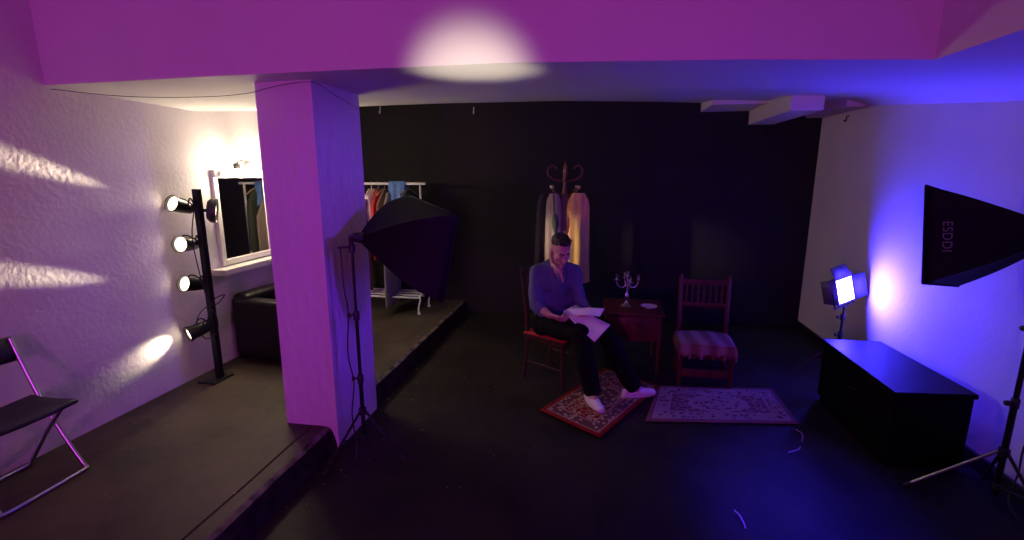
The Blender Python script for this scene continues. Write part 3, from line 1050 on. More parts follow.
# denim thrown over the rail
dm = MB()
rows = []
for k in range(15):
    f = k / 14
    xx = -2.395 + 0.20 * f
    fold = 0.014 * math.sin(f * 15)
    row = []
    for j in range(21):
        g = j / 20
        if g < 0.45:
            z = 1.40 + 0.27 * g / 0.45 + 0.02 * math.sin(f * 5)
            y = RY - 0.03 - (0.45 - g) * 0.09 + fold * (1 - g)
        elif g < 0.55:
            a = (g - 0.45) / 0.10 * PI
            z = 1.67 + 0.018 * math.sin(a)
            y = RY - 0.03 * math.cos(a)
        else:
            z = 1.67 - 0.42 * (g - 0.55) / 0.45
            y = RY + 0.03 + fold * g
        row.append((xx + 0.01 * noise.noise(V((f * 4, g * 5, 2))), y, z))
    rows.append(row)
dm.grid(rows)
o = dm.build('denim_jeans', M['denim'], angle=80, thick=0.006)
tag(o, 'blue denim thrown over the white rail of the rack', 'jeans', 'clothes on the white rack')

# ------------------------------------------------------------------ coat stand with coats
CSX, CSY = -0.365, 5.22
t = thing('coat_stand', 'dark bentwood coat stand against the black back wall behind the man', 'coat stand', (CSX, CSY, 0))
MB().lathe([(0.022, 0.32), (0.026, 0.5), (0.020, 0.9), (0.024, 1.3), (0.028, 1.52), (0.034, 1.55), (0.028, 1.60), (0.018, 1.66), (0.026, 1.72), (0.018, 1.78), (0.022, 1.82), (0.010, 1.87), (0.004, 1.905)], (CSX, CSY, 0), n=16).build('pole', M['wood_brown'], t)
for k in range(4):
    a = R(8 + 90 * k)
    u = V((math.cos(a), math.sin(a), 0))
    b = V((CSX, CSY, 0))
    MB().tube(catmull([b + u * 0.02 + V((0, 0, 1.70)), b + u * 0.09 + V((0, 0, 1.705)), b + u * 0.165 + V((0, 0, 1.745)), b + u * 0.185 + V((0, 0, 1.81)), b + u * 0.15 + V((0, 0, 1.855)), b + u * 0.105 + V((0, 0, 1.845)), b + u * 0.095 + V((0, 0, 1.82))], 6), 0.0105, 10).build('upper_hook', M['wood_brown'], t)
    a = R(53 + 90 * k)
    u = V((math.cos(a), math.sin(a), 0))
    hk = MB().tube(catmull([b + u * 0.02 + V((0, 0, 1.56)), b + u * 0.08 + V((0, 0, 1.55)), b + u * 0.15 + V((0, 0, 1.575)), b + u * 0.19 + V((0, 0, 1.625))], 6), 0.010, 10).build('lower_hook', M['wood_brown'], t)
    MB().ball(b + u * 0.195 + V((0, 0, 1.635)), 0.018).build('knob', M['wood_light'], hk)
    MB().tube(catmull([b + u * 0.02 + V((0, 0, 0.50)), b + u * 0.10 + V((0, 0, 0.42)), b + u * 0.15 + V((0, 0, 0.28)), b + u * 0.21 + V((0, 0, 0.08)), b + u * 0.27 + V((0, 0, 0.012))], 6), 0.013, 10).build('leg', M['wood_brown'], t)
MB().tube([b + V((0.145 * math.cos(2 * PI * j / 24), 0.145 * math.sin(2 * PI * j / 24), 0.33)) for j in range(24)], 0.010, 8, closed=True).build('ring', M['wood_brown'], t)
GC = 'clothes on the coat stand'
garment('gold_coat', 'coat', 'golden coat hanging on the right of the coat stand', M['gold_cloth'], CSX + 0.155, CSY - 0.13, 1.575, 0.95, 0.235, 0.13, 0.35, seed=3, flare=1.25, neck=0.55, group=GC)
garment('taupe_coat', 'coat', 'grey taupe coat hanging on the left of the coat stand', M['taupe_cloth'], CSX - 0.10, CSY - 0.16, 1.57, 0.85, 0.17, 0.13, -0.3, seed=7, flare=1.05, neck=0.55, group=GC)
garment('grey_coat', 'coat', 'dull grey coat between the taupe and golden coats on the stand', M['grey_cloth'], CSX + 0.02, CSY - 0.13, 1.54, 0.95, 0.13, 0.10, 0.0, seed=11, flare=1.0, neck=0.55, group=GC)
garment('dark_cape', 'coat', 'almost black garment hanging at the far left of the coat stand', M['dark_cloth'], CSX - 0.21, CSY + 0.06, 1.56, 1.00, 0.22, 0.16, 0.9, seed=13, flare=1.3, neck=0.55, group=GC)
sc = MB().tube(catmull([(CSX - 0.095, CSY - 0.25, 1.56), (CSX - 0.085, CSY - 0.265, 1.42), (CSX - 0.075, CSY - 0.268, 1.30), (CSX - 0.068, CSY - 0.268, 1.16)], 6), lambda f: 0.010 + 0.024 * math.sin(PI * max(0, (f - 0.45) / 0.55)) if f > 0.45 else 0.007, 10)
tag(sc.build('drawstring_bag', M['dark_green']), 'small dark green bag hanging by its cord before the taupe coat', 'bag', GC)

# ------------------------------------------------------------------ side table, candelabra, saucer
t = thing('side_table', 'small mahogany side table behind the man holding the candelabra', 'table', (0.345, 4.48, 0))
TX0, TX1, TY0, TY1, TZ = 0.085, 0.595, 4.22, 4.74, 0.56
MB().box((TX0 - 0.012, TY0 - 0.012, TZ - 0.022), (TX1 + 0.012, TY1, TZ), 0.006).build('table_top', M['wood_red'], t)
MB().box((TX0 + 0.01, TY0 + 0.012, 0.30), (TX1 - 0.01, TY1 - 0.012, TZ - 0.022), 0.004).build('carcass', M['wood_red'], t, smooth=False)
dr = MB().box((TX0 + 0.045, TY0 + 0.002, 0.335), (TX1 - 0.045, TY0 + 0.014, 0.515), 0.004).build('drawer', M['wood_red'], t)
MB().lathe([(0.006, 0), (0.006, 0.012), (0.015, 0.018), (0.013, 0.026), (0.004, 0.03)], (0.34, TY0 + 0.003, 0.43), (0, -1, 0), 14).build('knob', M['wood_brown'], dr)
for x in (TX0 + 0.03, TX1 - 0.03):
    for y in (TY0 + 0.03, TY1 - 0.03):
        MB().lathe([(0.010, 0), (0.013, 0.01), (0.011, 0.05), (0.015, 0.12), (0.018, 0.2), (0.021, 0.24), (0.016, 0.255), (0.022, 0.265), (0.022, 0.305)], (x, y, 0), n=14).build('leg', M['wood_red'], t)
t = thing('candelabra', 'silver branched candelabra without candles standing on the side table', 'candelabra', (0.285, 4.46, TZ))
cx, cy, cz = 0.285, 4.46, TZ
MB().lathe([(0.058, 0), (0.060, 0.006), (0.050, 0.014), (0.030, 0.024), (0.016, 0.036), (0.010, 0.055), (0.014, 0.07), (0.020, 0.085), (0.022, 0.10), (0.014, 0.118), (0.009, 0.13), (0.012, 0.16), (0.009, 0.20), (0.013, 0.215), (0.009, 0.23), (0.008, 0.27)], (cx, cy, cz), n=24).build('stem', M['silver'], t)
def cup(p, par):
    MB().lathe([(0.006, 0), (0.010, 0.006), (0.030, 0.014), (0.033, 0.018), (0.030, 0.020), (0.010, 0.018), (0.010, 0.028), (0.015, 0.034), (0.018, 0.058), (0.021, 0.062), (0.014, 0.062), (0.012, 0.040)], p, n=18).build('candle_cup', M['silver'], par)
cup((cx, cy, cz + 0.265), t)
for k in range(4):
    a = R(10 + 90 * k)
    u = V((math.cos(a), math.sin(a), 0))
    b = V((cx, cy, cz))
    arm = MB().tube(catmull([b + u * 0.008 + V((0, 0, 0.205)), b + u * 0.04 + V((0, 0, 0.178)), b + u * 0.075 + V((0, 0, 0.185)), b + u * 0.098 + V((0, 0, 0.215)), b + u * 0.10 + V((0, 0, 0.24))], 6), 0.0055, 8).build('arm', M['silver'], t)
    cup(b + u * 0.10 + V((0, 0, 0.236)), arm)
o = MB().lathe([(0.03, 0), (0.034, 0.004), (0.058, 0.014), (0.075, 0.020), (0.076, 0.023), (0.056, 0.019), (0.032, 0.009), (0.002, 0.008)], (0.485, 4.42, TZ), n=28).build('saucer', M['pink_stone'])
tag(o, 'pale round saucer on the side table right of the candelabra', 'saucer')

# ------------------------------------------------------------------ rugs
def rug(name, cor, m, label, z, seed, nx=44, ny=26, ripple=0.004):
    A, B, C_, D = [V((*c, 0)) for c in cor]
    mb = MB()
    rows = []
    for i in range(ny + 1):
        row = []
        for j in range(nx + 1):
            p = A.lerp(B, j / nx).lerp(D.lerp(C_, j / nx), i / ny)
            row.append((p.x, p.y, z + ripple * (0.5 + 0.5 * noise.noise(V((p.x * 5, p.y * 5, seed))))))
        rows.append(row)
    mb.grid(rows, uv=True)
    o = mb.build(name, m, angle=80, recalc=True)
    md = o.modifiers.new('thickness', 'SOLIDIFY')
    md.thickness = 0.007
    md.offset = -1
    return tag(o, label, 'rug', 'rugs on the black floor')
rug('pale_rug', [(0.385, 3.32), (1.475, 3.475), (1.47, 4.05), (0.545, 3.955)], M['rug_pale'], 'faded oriental rug with a medallion in front of the empty chair', 0.008, 2)
rug('red_rug', [(0.063, 3.027), (0.560, 3.936), (0.115, 4.235), (-0.385, 3.343)], M['rug_red'], 'red oriental rug lying askew under the man\'s feet', 0.013, 5)

# ------------------------------------------------------------------ empty chair with fringed seat
def empty_chair():
    t = thing('low_chair', 'low empty wooden chair with striped tasselled seat, right of the table', 'chair', (0.95, 4.15, 0))
    W = M['wood_red']
    FLx, FRx, FY = 0.715, 1.125, 4.00
    BLx, BRx, BYy = 0.745, 1.145, 4.34
    for x, y in ((FLx, FY), (FRx, FY)):
        MB().lathe([(0.015, 0), (0.018, 0.02), (0.014, 0.05), (0.020, 0.12), (0.016, 0.14), (0.022, 0.16), (0.022, 0.30)], (x, y, 0), n=12).build('leg', W, t)
    for x, y in ((BLx, BYy), (BRx, BYy)):
        MB().tube(catmull([(x, y + 0.05, 0), (x, y + 0.01, 0.18), (x, y, 0.34), (x, y + 0.01, 0.6), (x, y + 0.03, 0.875)], 5), 0.019, 10).build('leg', W, t)
        MB().lathe([(0.018, 0), (0.022, 0.008), (0.012, 0.02), (0.004, 0.032)], (x, y + 0.03, 0.872), n=12).build('finial', W, t)
    fr = MB()
    fr.box((FLx - 0.02, FY - 0.02, 0.265), (FRx + 0.02, FY + 0.012, 0.315), 0.004)
    fr.box((FLx - 0.016, FY, 0.265), (FLx + 0.016, BYy, 0.315), 0.004)
    fr.box((FRx - 0.016, FY, 0.265), (FRx + 0.016, BYy, 0.315), 0.004)
    fr.box((BLx, BYy - 0.016, 0.265), (BRx, BYy + 0.016, 0.315), 0.004)
    fr.build('seat_frame', W, t, smooth=False)
    for z0, z1, y in ((0.81, 0.855, BYy + 0.026), (0.615, 0.65, BYy + 0.012)):
        MB().box((BLx, y - 0.011, z0), (BRx, y + 0.011, z1), 0.005).build('back_rail', W, t)
    for k in range(7):
        x = BLx + (BRx - BLx) * (k + 1) / 8
        MB().lathe([(0.008, 0), (0.010, 0.03), (0.006, 0.05), (0.012, 0.085), (0.006, 0.12), (0.010, 0.14), (0.008, 0.165)], (x, BYy + 0.018, 0.648), (0, 0.05, 1), 10).build('spindle', W, t)
    MB().box((FLx, FY - 0.008, 0.095), (FRx, FY + 0.010, 0.165), 0.004).build('front_stretcher', W, t)
    for x in (FLx, FRx):
        MB().bar((x, FY, 0.13), (x + 0.02, BYy + 0.02, 0.13), 0.011, 10).build('side_stretcher', W, t)
    # sprung seat with a cloth whose scalloped fringe hangs over the frame
    mb = MB()
    rows = []
    n = 26
    for i in range(n + 1):
        row = []
        for j in range(n + 1):
            u, v = j / n * 2 - 1, i / n * 2 - 1
            x = (FLx + FRx) / 2 + 0.008 + u * 0.220 + 0.006 * v
            y = (FY + BYy) / 2 - 0.01 + v * 0.185
            e = max(abs(u), abs(v))
            z = 0.388 - 0.02 * (u * u + v * v) * 0.5
            row.append((x, y, z + 0.006 * noise.noise(V((u * 2, v * 2, 3)))))
        rows.append(row)
    mb.grid(rows)
    mb.build('seat', M['stripe_seat'], t, thick=0.03)
    sk = MB()
    per = []
    for a in range(4):
        for k in range(24):
            f = k / 24 * 2 - 1
            u, v = [(f, -1), (1, f), (-f, 1), (-1, -f)][a]
            per.append((u, v))
    per.append(per[0])
    def pt(u, v, g):
        return ((FLx + FRx) / 2 + 0.008 + u * (0.222 + 0.012 * g) + 0.006 * v, (FY + BYy) / 2 - 0.01 + v * (0.187 + 0.012 * g))
    rows = []
    for r_ in range(4):
        row = []
        for k, (u, v) in enumerate(per):
            x, y = pt(u, v, r_ / 3)
            low = 0.060 + 0.022 * abs(math.sin(k * PI / 6)) * (r_ / 3)
            row.append((x + 0.004 * math.sin(k * 1.4), y + 0.004 * math.cos(k * 1.7), 0.372 - low * r_ / 3))
        rows.append(row)
    sk.grid(rows)
    sk.build('fringe', M['stripe_seat'], t, thick=0.004)
    for k in range(6):
        x = FLx - 0.02 + 0.09 * k
        MB().lathe([(0.003, 0), (0.009, -0.01), (0.011, -0.03), (0.006, -0.04)], (x, FY - 0.045, 0.305), n=8).build('tassel', M['stripe_seat'], t)
empty_chair()

# ------------------------------------------------------------------ the man's chair
CD = V((0.864, -0.503, 0))                   # the way the chair faces
CS = V((0.503, 0.864, 0))                    # its left
RR = V((-0.590, 3.915, 0))                   # rear leg nearest the viewer
def mans_chair():
    t = thing('dining_chair', 'dark wooden chair with a red seat that the man sits on', 'chair', RR + CD * 0.2 + CS * 0.21)
    W = M['wood_dark']
    P = lambda a, b, z: RR + CD * a + CS * b + V((0, 0, z))
    dp, wd = 0.40, 0.42
    for b in (0.02, wd - 0.02):
        MB().tube(catmull([P(-0.03, b, 0), P(0.0, b, 0.2), P(0.01, b, 0.42), P(-0.015, b, 0.70), P(-0.06, b, 0.985)], 6), 0.017, 10).build('leg', W, t)
    for b in (0.02, wd - 0.02):
        MB().lathe([(0.012, 0), (0.016, 0.02), (0.012, 0.06), (0.018, 0.16), (0.020, 0.25), (0.014, 0.27), (0.022, 0.29), (0.016, 0.31), (0.022, 0.33), (0.022, 0.40)], P(dp - 0.02, b, 0), n=14).build('leg', W, t)
    fr = MB()
    for a0, b0, a1, b1 in ((0, 0, dp, 0), (0, wd, dp, wd), (0, 0, 0, wd), (dp, 0, dp, wd)):
        q = [P(a0, b0, 0.385), P(a1, b1, 0.385)]
        dirn = (q[1] - q[0]).normalized()
        nn = dirn.cross(V((0, 0, 1))) * 0.012
        fr.prism([q[0] - nn, q[1] - nn, q[1] + nn, q[0] + nn], (0, 0, 0.042))
    fr.build('seat_frame', W, t, smooth=False)
    mb = MB()
    rows = []
    for i in range(15):
        row = []
        for j in range(15):
            u, v = j / 14 * 2 - 1, i / 14 * 2 - 1
            z = 0.428 + 0.035 * (1 - abs(u) ** 3) * (1 - abs(v) ** 3)
            row.append(P(dp / 2 + u * (dp / 2 + 0.008), wd / 2 + v * (wd / 2 + 0.008), z))
        rows.append(row)
    mb.grid(rows)
    mb.build('seat', M['red_seat'], t, thick=0.02)
    for z0, off in ((0.93, -0.05), (0.66, -0.012)):
        mb = MB()
        rr = [P(off - 0.03 * math.sin(PI * k / 8), wd * k / 8, z0 + 0.02 * math.sin(PI * k / 8)) for k in range(9)]
        mb.tube(rr, 0.017 if z0 > 0.8 else 0.012, 10)
        mb.build('back_rail', W, t)
    for b in (0.12, 0.21, 0.30):
        MB().tube([P(-0.012 - 0.025, b, 0.67), P(-0.05 - 0.03, b, 0.945)], 0.008, 8).build('spindle', W, t)
    for a, b in (((0.0, 0.02), (dp - 0.02, 0.02)), ((0.0, wd - 0.02), (dp - 0.02, wd - 0.02)), ((dp / 2, 0.02), (dp / 2, wd - 0.02))):
        MB().bar(P(*a, 0.17), P(*b, 0.17), 0.009, 8).build('stretcher', W, t)
mans_chair()

# ------------------------------------------------------------------ the man reading
HIP_R, HIP_L = V((-0.435, 3.865, 0.545)), V((-0.315, 4.045, 0.545))
KN_R, KN_L = V((-0.105, 3.585, 0.555)), V((0.075, 3.835, 0.535))
AN_R, AN_L = V((-0.012, 3.545, 0.095)), V((0.305, 3.695, 0.095))
PEL = (HIP_R + HIP_L) / 2
CHEST = V((-0.345, 3.885, 0.90))
NECK = V((-0.330, 3.868, 1.045))
SH_R, SH_L = V((-0.485, 3.812, 0.985)), V((-0.190, 3.945, 0.980))
EL_R, EL_L = V((-0.478, 3.715, 0.735)), V((-0.125, 3.850, 0.755))
WR_R, WR_L = V((-0.352, 3.655, 0.672)), V((-0.030, 3.760, 0.668))
HEAD = V((-0.290, 3.815, 1.172))
# head frame
hyaw = R(-62)                                # forward = towards the paper
hf0 = V((math.cos(hyaw), math.sin(hyaw), 0))
pit = R(-30)
HFW = (hf0 * math.cos(pit) + V((0, 0, 1)) * math.sin(pit)).normalized()
HSD = HFW.cross(V((0, 0, 1))).normalized()   # his right-hand side is +HSD
HUP = HSD.cross(HFW)
HM = Matrix((HSD, HFW, HUP)).transposed()
def H(x, y, z):
    return HEAD + HM @ V((x, y, z))

def head_blobs(mb):
    mb.ball(H(0, -0.018, 0.030), 0.098, (0.80, 1.0, 0.92), HM)
    mb.ball(H(0, 0.030, -0.030), 0.076, (0.84, 0.88, 1.12), HM)
    mb.ball(H(0, 0.045, -0.086), 0.042, (1.10, 0.95, 0.75), HM)
    for s in (-1, 1):
        mb.ball(H(0.036 * s, 0.055, -0.032), 0.032, (1, 0.9, 1), HM)
        mb.cap(H(0.012 * s, 0.088, 0.022), H(0.044 * s, 0.074, 0.020), 0.011, 0.009, 6)
        mb.ball(H(0.011 * s, 0.098, -0.036), 0.0095, (1, 1, 0.9), HM)
        mb.ball(H(0.077 * s, -0.008, -0.008), 0.031, (0.30, 0.55, 1.0), HM @ Matrix.Rotation(0.25 * s, 3, 'Z'))
        mb.cap(H(0.066 * s, 0.0, -0.055), H(0.030 * s, 0.062, -0.098), 0.020, 0.016)
    mb.cap(H(0, 0.090, 0.012), H(0, 0.113, -0.030), 0.010, 0.0135, 7)
    mb.cap(H(-0.021, 0.087, -0.060), H(0.021, 0.087, -0.060), 0.0075, 0.0075, 8)
    mb.cap(H(-0.018, 0.085, -0.072), H(0.018, 0.085, -0.072), 0.0085, 0.0085, 8)
    mb.ball(H(0, 0.082, -0.100), 0.021, (1.1, 0.9, 0.9), HM)
    mb.cap(H(0, -0.030, -0.060), NECK + V((0, 0, -0.03)), 0.056, 0.062)

def hand(mb, wrist, d, n, thumb_side, curl, spread=0.16):
    """palm + four unequal bent fingers + thumb from the side of the palm.  n = palm side"""
    d = V(d).normalized()
    n = V(n)
    n = (n - d * n.dot(d)).normalized()
    s = d.cross(n).normalized() * thumb_side
    pc = wrist + d * 0.052
    for k in range(5):
        a = wrist + s * (0.022 - 0.011 * k) * 0.8
        e = wrist + d * (0.090 - 0.004 * abs(k - 2)) + s * (0.032 - 0.016 * k)
        mb.cap(a, e, 0.0135, 0.0125, 9)
    for k, (ln, off) in enumerate(((0.068, 0.033), (0.077, 0.011), (0.071, -0.011), (0.056, -0.031))):
        p = wrist + d * (0.094 - (0.006 if k == 3 else 0)) + s * off
        ang = 0
        fd = (d + s * spread * (0.5 - k / 3)).normalized()
        rad = 0.0098 if k < 3 else 0.0085
        for seg, fr_ in enumerate((0.44, 0.32, 0.24)):
            ang += curl[seg] * (1 + 0.08 * k)
            dd = (fd * math.cos(ang) + n * math.sin(ang)).normalized()
            q = p + dd * ln * fr_ * 1.05
            mb.cap(p, q, rad, rad * 0.93, 7)
            rad *= 0.92
            p = q
    p = wrist + d * 0.026 + s * 0.028 + n * 0.006
    for seg, (ln, sw, cn) in enumerate(((0.036, 0.85, 0.35), (0.030, 0.45, 0.55), (0.024, 0.20, 0.75))):
        dd = (d * 0.8 + s * sw + n * cn).normalized()
        q = p + dd * ln
        mb.cap(p, q, 0.0125 - 0.0013 * seg, 0.0115 - 0.0013 * seg, 7)
        p = q

man = Blob()
head_blobs(man)
man.cap(NECK + V((0, 0, -0.04)), PEL + V((0, 0, 0.03)), 0.078, 0.105)
for a, b in ((SH_R, SH_L),):
    man.cap(a, b, 0.050, 0.050)
for sh_, el, wr in ((SH_R, EL_R, WR_R), (SH_L, EL_L, WR_L)):
    man.cap(sh_, el, 0.048, 0.040)
    man.cap(el, el.lerp(wr, 0.35), 0.040, 0.040)
    man.cap(el.lerp(wr, 0.35), wr, 0.040, 0.027)
for hp_, kn, an in ((HIP_R, KN_R, AN_R), (HIP_L, KN_L, AN_L)):
    man.cap(hp_, kn, 0.078, 0.055)
    man.cap(kn, an, 0.055, 0.038)
# open collar: throat and breastbone
man.cap(NECK + V((0.012, -0.045, -0.01)), V((-0.262, 3.775, 0.915)), 0.034, 0.016)
# hands on the pages
hand(man, WR_R, (0.80, -0.28, -0.16), (-0.15, 0.55, 0.6), -1, (0.45, 0.65, 0.5))
hand(man, WR_L, (-0.42, -0.52, 0.02), (-0.5, 0.2, 0.75), 1, (0.35, 0.55, 0.45))
# feet inside the shoes
TO_R = V((0.052, -0.105, 0)).normalized()
TO_L = V((0.235, 0.085, 0)).normalized()
man.cap(AN_R, AN_R + TO_R * 0.10 + V((0, 0, -0.045)), 0.036, 0.030)
man.cap(AN_L, AN_L + TO_L * 0.10 + V((0, 0, -0.045)), 0.036, 0.030)
person = remesh(man, 'person', M['skin'], None, voxel=0.0048, smooth=5, fac=0.5)
tag(person, 'man in a blue shirt and black trousers sitting reading papers on his lap', 'person')

hr = Blob()
hr.ball(H(0, -0.030, 0.060), 0.095, (0.82, 0.98, 0.74), HM)
hr.ball(H(0, 0.022, 0.102), 0.045, (1.25, 1.1, 0.60), HM)
hr.ball(H(0, 0.058, 0.108), 0.030, (1.45, 0.8, 0.8), HM)
hr.ball(H(0, -0.078, 0.022), 0.044, (1.2, 0.7, 1.1), HM)
for k in range(26):
    a = random.uniform(-1, 1)
    q = H(a * 0.055, 0.02 + random.uniform(-0.07, 0.05), 0.112 - 0.012 * abs(a))
    hr.cap(q, q + HM @ V((random.uniform(-.010, .010), 0.014, 0.022)), 0.011, 0.005, 5)
remesh(hr, 'hair', M['hair'], person, voxel=0.005, smooth=2)
bd = Blob()
bd.ball(H(0, 0.046, -0.090), 0.0445, (1.10, 0.97, 0.72), HM)
for s in (-1, 1):
    bd.cap(H(0.067 * s, 0.004, -0.040), H(0.050 * s, 0.034, -0.084), 0.0165, 0.020)
    bd.cap(H(0.050 * s, 0.034, -0.084), H(0.020 * s, 0.072, -0.104), 0.020, 0.018)
bd.cap(H(-0.024, 0.0885, -0.050), H(0.024, 0.0885, -0.050), 0.0065, 0.0065, 8)
remesh(bd, 'beard', M['beard'], person, voxel=0.004, smooth=3)
for s in (-1, 1):
    MB().ball(H(0.031 * s, 0.0765, 0.001), 0.0135, (1.15, 0.8, 0.75), HM).build('eye', M['white_cloth'], person)
    eb = Blob().cap(H(0.014 * s, 0.0985, 0.026), H(0.047 * s, 0.080, 0.027), 0.0055, 0.0045, 7)
    remesh(eb, 'eyebrow', M['hair'], person, voxel=0.003, smooth=1)
    el_ = MB().ball(H(0.031 * s, 0.0785, 0.005), 0.0150, (1.15, 0.78, 0.72), HM)
    el_.build('eyelid', M['skin'], person)

st = Blob()
st.cap(NECK + V((-0.004, 0.012, -0.055)), CHEST, 0.088, 0.116)
st.cap(CHEST, PEL + V((0.01, -0.01, 0.045)), 0.116, 0.134)
for a, b, r0, r1 in ((SH_R, SH_L, 0.060, 0.060), (SH_R + V((0.03, -0.01, -0.09)), SH_L + V((-0.03, -0.015, -0.09)), 0.083, 0.083),
                     (SH_R + V((0.05, 0, -0.24)), SH_L + V((-0.05, 0, -0.24)), 0.086, 0.086)):
    st.cap(a, b, r0, r1)
st.cap(SH_R, NECK + V((-0.04, 0.02, -0.02)), 0.058, 0.060)
st.cap(SH_L, NECK + V((0.04, 0.03, -0.02)), 0.058, 0.060)
for sh_, el, wr, k in ((SH_R, EL_R, WR_R, 0.20), (SH_L, EL_L, WR_L, 0.35)):
    st.cap(sh_, el, 0.060, 0.053)
    st.cap(el, el.lerp(wr, k), 0.053, 0.048)
    c0 = el.lerp(wr, k)
    st.cap(c0, el.lerp(wr, k + 0.12), 0.052, 0.050)
# shirt tail over the lap
st.cap(HIP_R + V((0.02, 0, 0.03)), HIP_L + V((0.02, 0, 0.03)), 0.10, 0.10)
shirt = remesh(st, 'shirt', M['shirt'], person, voxel=0.007, smooth=5, wrinkle=(0.011, 9.0, (1, 1, 0.75)))
cl = Blob()
c0 = NECK + V((-0.03, -0.052, 0.012))
cl.cap(NECK + V((-0.058, 0.0, 0.022)), V((-0.300, 3.785, 0.985)), 0.013, 0.010)
cl.cap(V((-0.300, 3.785, 0.985)), V((-0.268, 3.758, 0.905)), 0.010, 0.008)
cl.cap(NECK + V((0.058, 0.012, 0.020)), V((-0.248, 3.805, 0.985)), 0.013, 0.010)
cl.cap(V((-0.248, 3.805, 0.985)), V((-0.256, 3.762, 0.905)), 0.010, 0.008)
cl.cap(NECK + V((-0.058, 0.0, 0.022)), NECK + V((-0.01, 0.062, 0.024)), 0.013, 0.013)
cl.cap(NECK + V((-0.01, 0.062, 0.024)), NECK + V((0.058, 0.012, 0.020)), 0.013, 0.013)
remesh(cl, 'collar', M['shirt'], person, voxel=0.004, smooth=3)

tr = Blob()
tr.cap(HIP_R, HIP_L, 0.112, 0.112)
tr.cap(PEL, PEL + V((0, 0, 0.06)), 0.125, 0.125)
for hp_, kn, an in ((HIP_R, KN_R, AN_R), (HIP_L, KN_L, AN_L)):
    tr.cap(hp_, kn, 0.098, 0.078)
    tr.cap(kn, kn.lerp(an, 0.5), 0.080, 0.080)
    tr.cap(kn.lerp(an, 0.5), an + V((0, 0, 0.035)), 0.080, 0.072)
remesh(tr, 'trousers', M['black_trousers'], person, voxel=0.008, smooth=5, wrinkle=(0.013, 8.0, (1, 1, 0.6)))

def shoe(an, to):
    mb = Blob()
    heel = V((an.x, an.y, 0.047)) - to * 0.045
    mid = heel + to * 0.12 + V((0, 0, 0.004))
    toe = heel + to * 0.225 + V((0, 0, -0.006))
    side = V((-to.y, to.x, 0))
    mb.cap(heel, mid, 0.034, 0.036)
    mb.cap(mid + side * 0.006, toe, 0.037, 0.030)
    mb.cap(mid - side * 0.010, toe - side * 0.006, 0.034, 0.028)
    mb.cap(heel + V((0, 0, 0.012)), heel + to * 0.06 + V((0, 0, 0.026)), 0.032, 0.030)
    o = remesh(mb, 'shoe', M['shoe'], person, voxel=0.005, smooth=4, label='white shoe')
    sb_ = MB()
    n = 24
    ring = []
    for k in range(n):
        a = 2 * PI * k / n
        x = math.cos(a) * 0.135
        y = math.sin(a) * (0.040 + 0.006 * math.cos(a))
        ring.append(V((heel.x, heel.y, 0.0145)) + to * (0.092 + x) + side * y)
    sb_.prism(ring, (0, 0, 0.016))
    sol = sb_.build('sole', M['white'], person, smooth=False)
    sol.parent = o
    return o
shoe(AN_R, TO_R)
shoe(AN_L, TO_L)

def sheet(name, cor, label, bend, group, m=M['paper']):
    A, B, C_, D = [V(c) for c in cor]
    mb = MB()
    nrm = (B - A).cross(D - A).normalized()
    rows = []
    for i in range(13):
        rows.append([A.lerp(B, j / 9).lerp(D.lerp(C_, j / 9), i / 12) + nrm * (bend * math.sin(PI * i / 12) + 0.3 * bend * math.sin(2 * PI * j / 9)) for j in range(10)])
    mb.grid(rows)
    o = mb.build(name, m, thick=0.0015, angle=80)
    return tag(o, label, 'paper', group)
sheet('script_page', [(-0.250, 3.690, 0.704), (-0.150, 3.790, 0.735), (0.119, 3.600, 0.637), (0.004, 3.480, 0.535)],
      'white sheet sloping down over the man\'s knees, lower of the two', 0.012, 'pages in the man\'s hands')
sheet('script_page', [(-0.222, 3.665, 0.728), (-0.140, 3.580, 0.702), (0.035, 3.595, 0.700), (0.075, 3.680, 0.742)],
      'white page held up nearly edge-on above the sloping sheet', 0.010, 'pages in the man\'s hands')

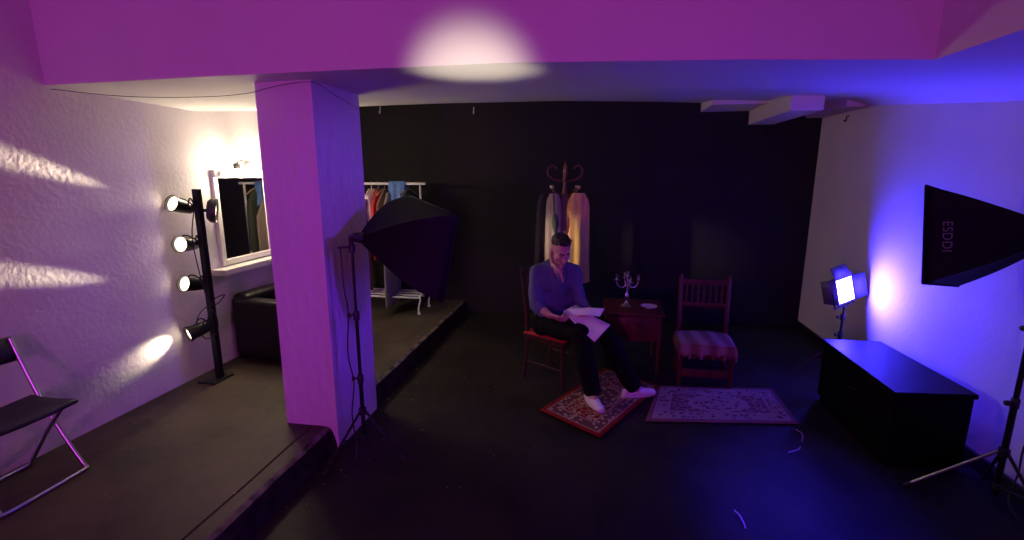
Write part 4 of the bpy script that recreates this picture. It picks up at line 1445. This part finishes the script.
# ------------------------------------------------------------------ small things
def cord(name, pts, r, label, m=M['black_plastic'], cat='cord'):
    return tag(MB().tube(catmull(pts, 8), r, 8).build(name, m), label, cat)
cord('string', [(-3.166, 2.43, 2.255), (-2.75, 2.50, 2.215), (-2.3, 2.54, 2.205), (-2.025, 2.595, 2.225), (-1.83, 2.598, 2.26), (-1.605, 2.60, 2.275), (-1.595, 2.80, 2.24), (-1.59, 3.05, 2.20), (-1.595, 3.19, 2.17)], 0.0016,
     'thin dark string running from the left wall around the pillar top')
for i, (x, y, z, lb) in enumerate(((-2.72, YB - 0.012, 2.55, 'small pale hook high on the black wall near the pillar'), (-1.52, YB - 0.012, 2.52, 'small pale hook high on the black wall, further from the pillar'))):
    o = MB().tube(catmull([(x, y, z + 0.04), (x, y - 0.012, z + 0.02), (x, y - 0.014, z - 0.03), (x, y - 0.03, z - 0.04), (x, y - 0.035, z - 0.015)], 5), 0.006, 8).build('wall_hook', M['white'])
    tag(o, lb, 'hook', 'hooks on the back wall')
o = MB().tube(catmull([(2.325, 5.28, 2.315), (2.305, 5.28, 2.305), (2.303, 5.28, 2.275), (2.290, 5.28, 2.265), (2.285, 5.28, 2.28)], 5), 0.006, 8).build('wall_hook', M['black_metal'])
tag(o, 'small dark hook high on the right wall near its far corner', 'hook')
cord('wire_offcut', [(0.770, 2.44, 0.006), (0.785, 2.40, 0.010), (0.792, 2.35, 0.006), (0.79, 2.31, 0.006)], 0.004, 'short pink offcut lying on the floor at the bottom edge', M['tape'], 'offcut')
cord('wire_offcut', [(1.42, 3.40, 0.007), (1.435, 3.33, 0.012), (1.40, 3.24, 0.007)], 0.003, 'short curved pink offcut on the floor by the pale rug corner', M['tape'], 'offcut')
cord('wire_offcut', [(1.36, 3.16, 0.007), (1.33, 3.12, 0.010), (1.26, 3.08, 0.007)], 0.003, 'curled pink offcut on the floor nearer than the rug corner', M['tape'], 'offcut')
# flakes of plaster and paint trodden along the step
fl = MB()
rnd = random.Random(8)
for k in range(130):
    if k < 95:
        y = rnd.uniform(2.0, 5.7)
        x = XS + rnd.gauss(0.02, 0.12)
    else:
        y = rnd.uniform(1.2, 4.6)
        x = rnd.uniform(-3.0, 0.8)
    if -2.03 < x < -1.59 and 2.6 < y < 3.27:
        continue
    if -0.7 < x and y > 2.9:
        continue
    if XS - 0.1 < x < XS + 0.03:
        x = XS + 0.05
    z = PZ if x < XS else 0.0
    s = rnd.uniform(0.0015, 0.006)
    a = rnd.uniform(0, 6.28)
    fl.prism([(x + s * math.cos(a + q), y + s * math.sin(a + q) * 1.3, z + 0.0005) for q in (0, 1.7, 3.1, 4.6)], (0, 0, 0.002))
tag(fl.build('paint_flakes', M['flake'], smooth=False), 'white paint flakes scattered on the dark floor along the step', 'debris', kind='stuff')
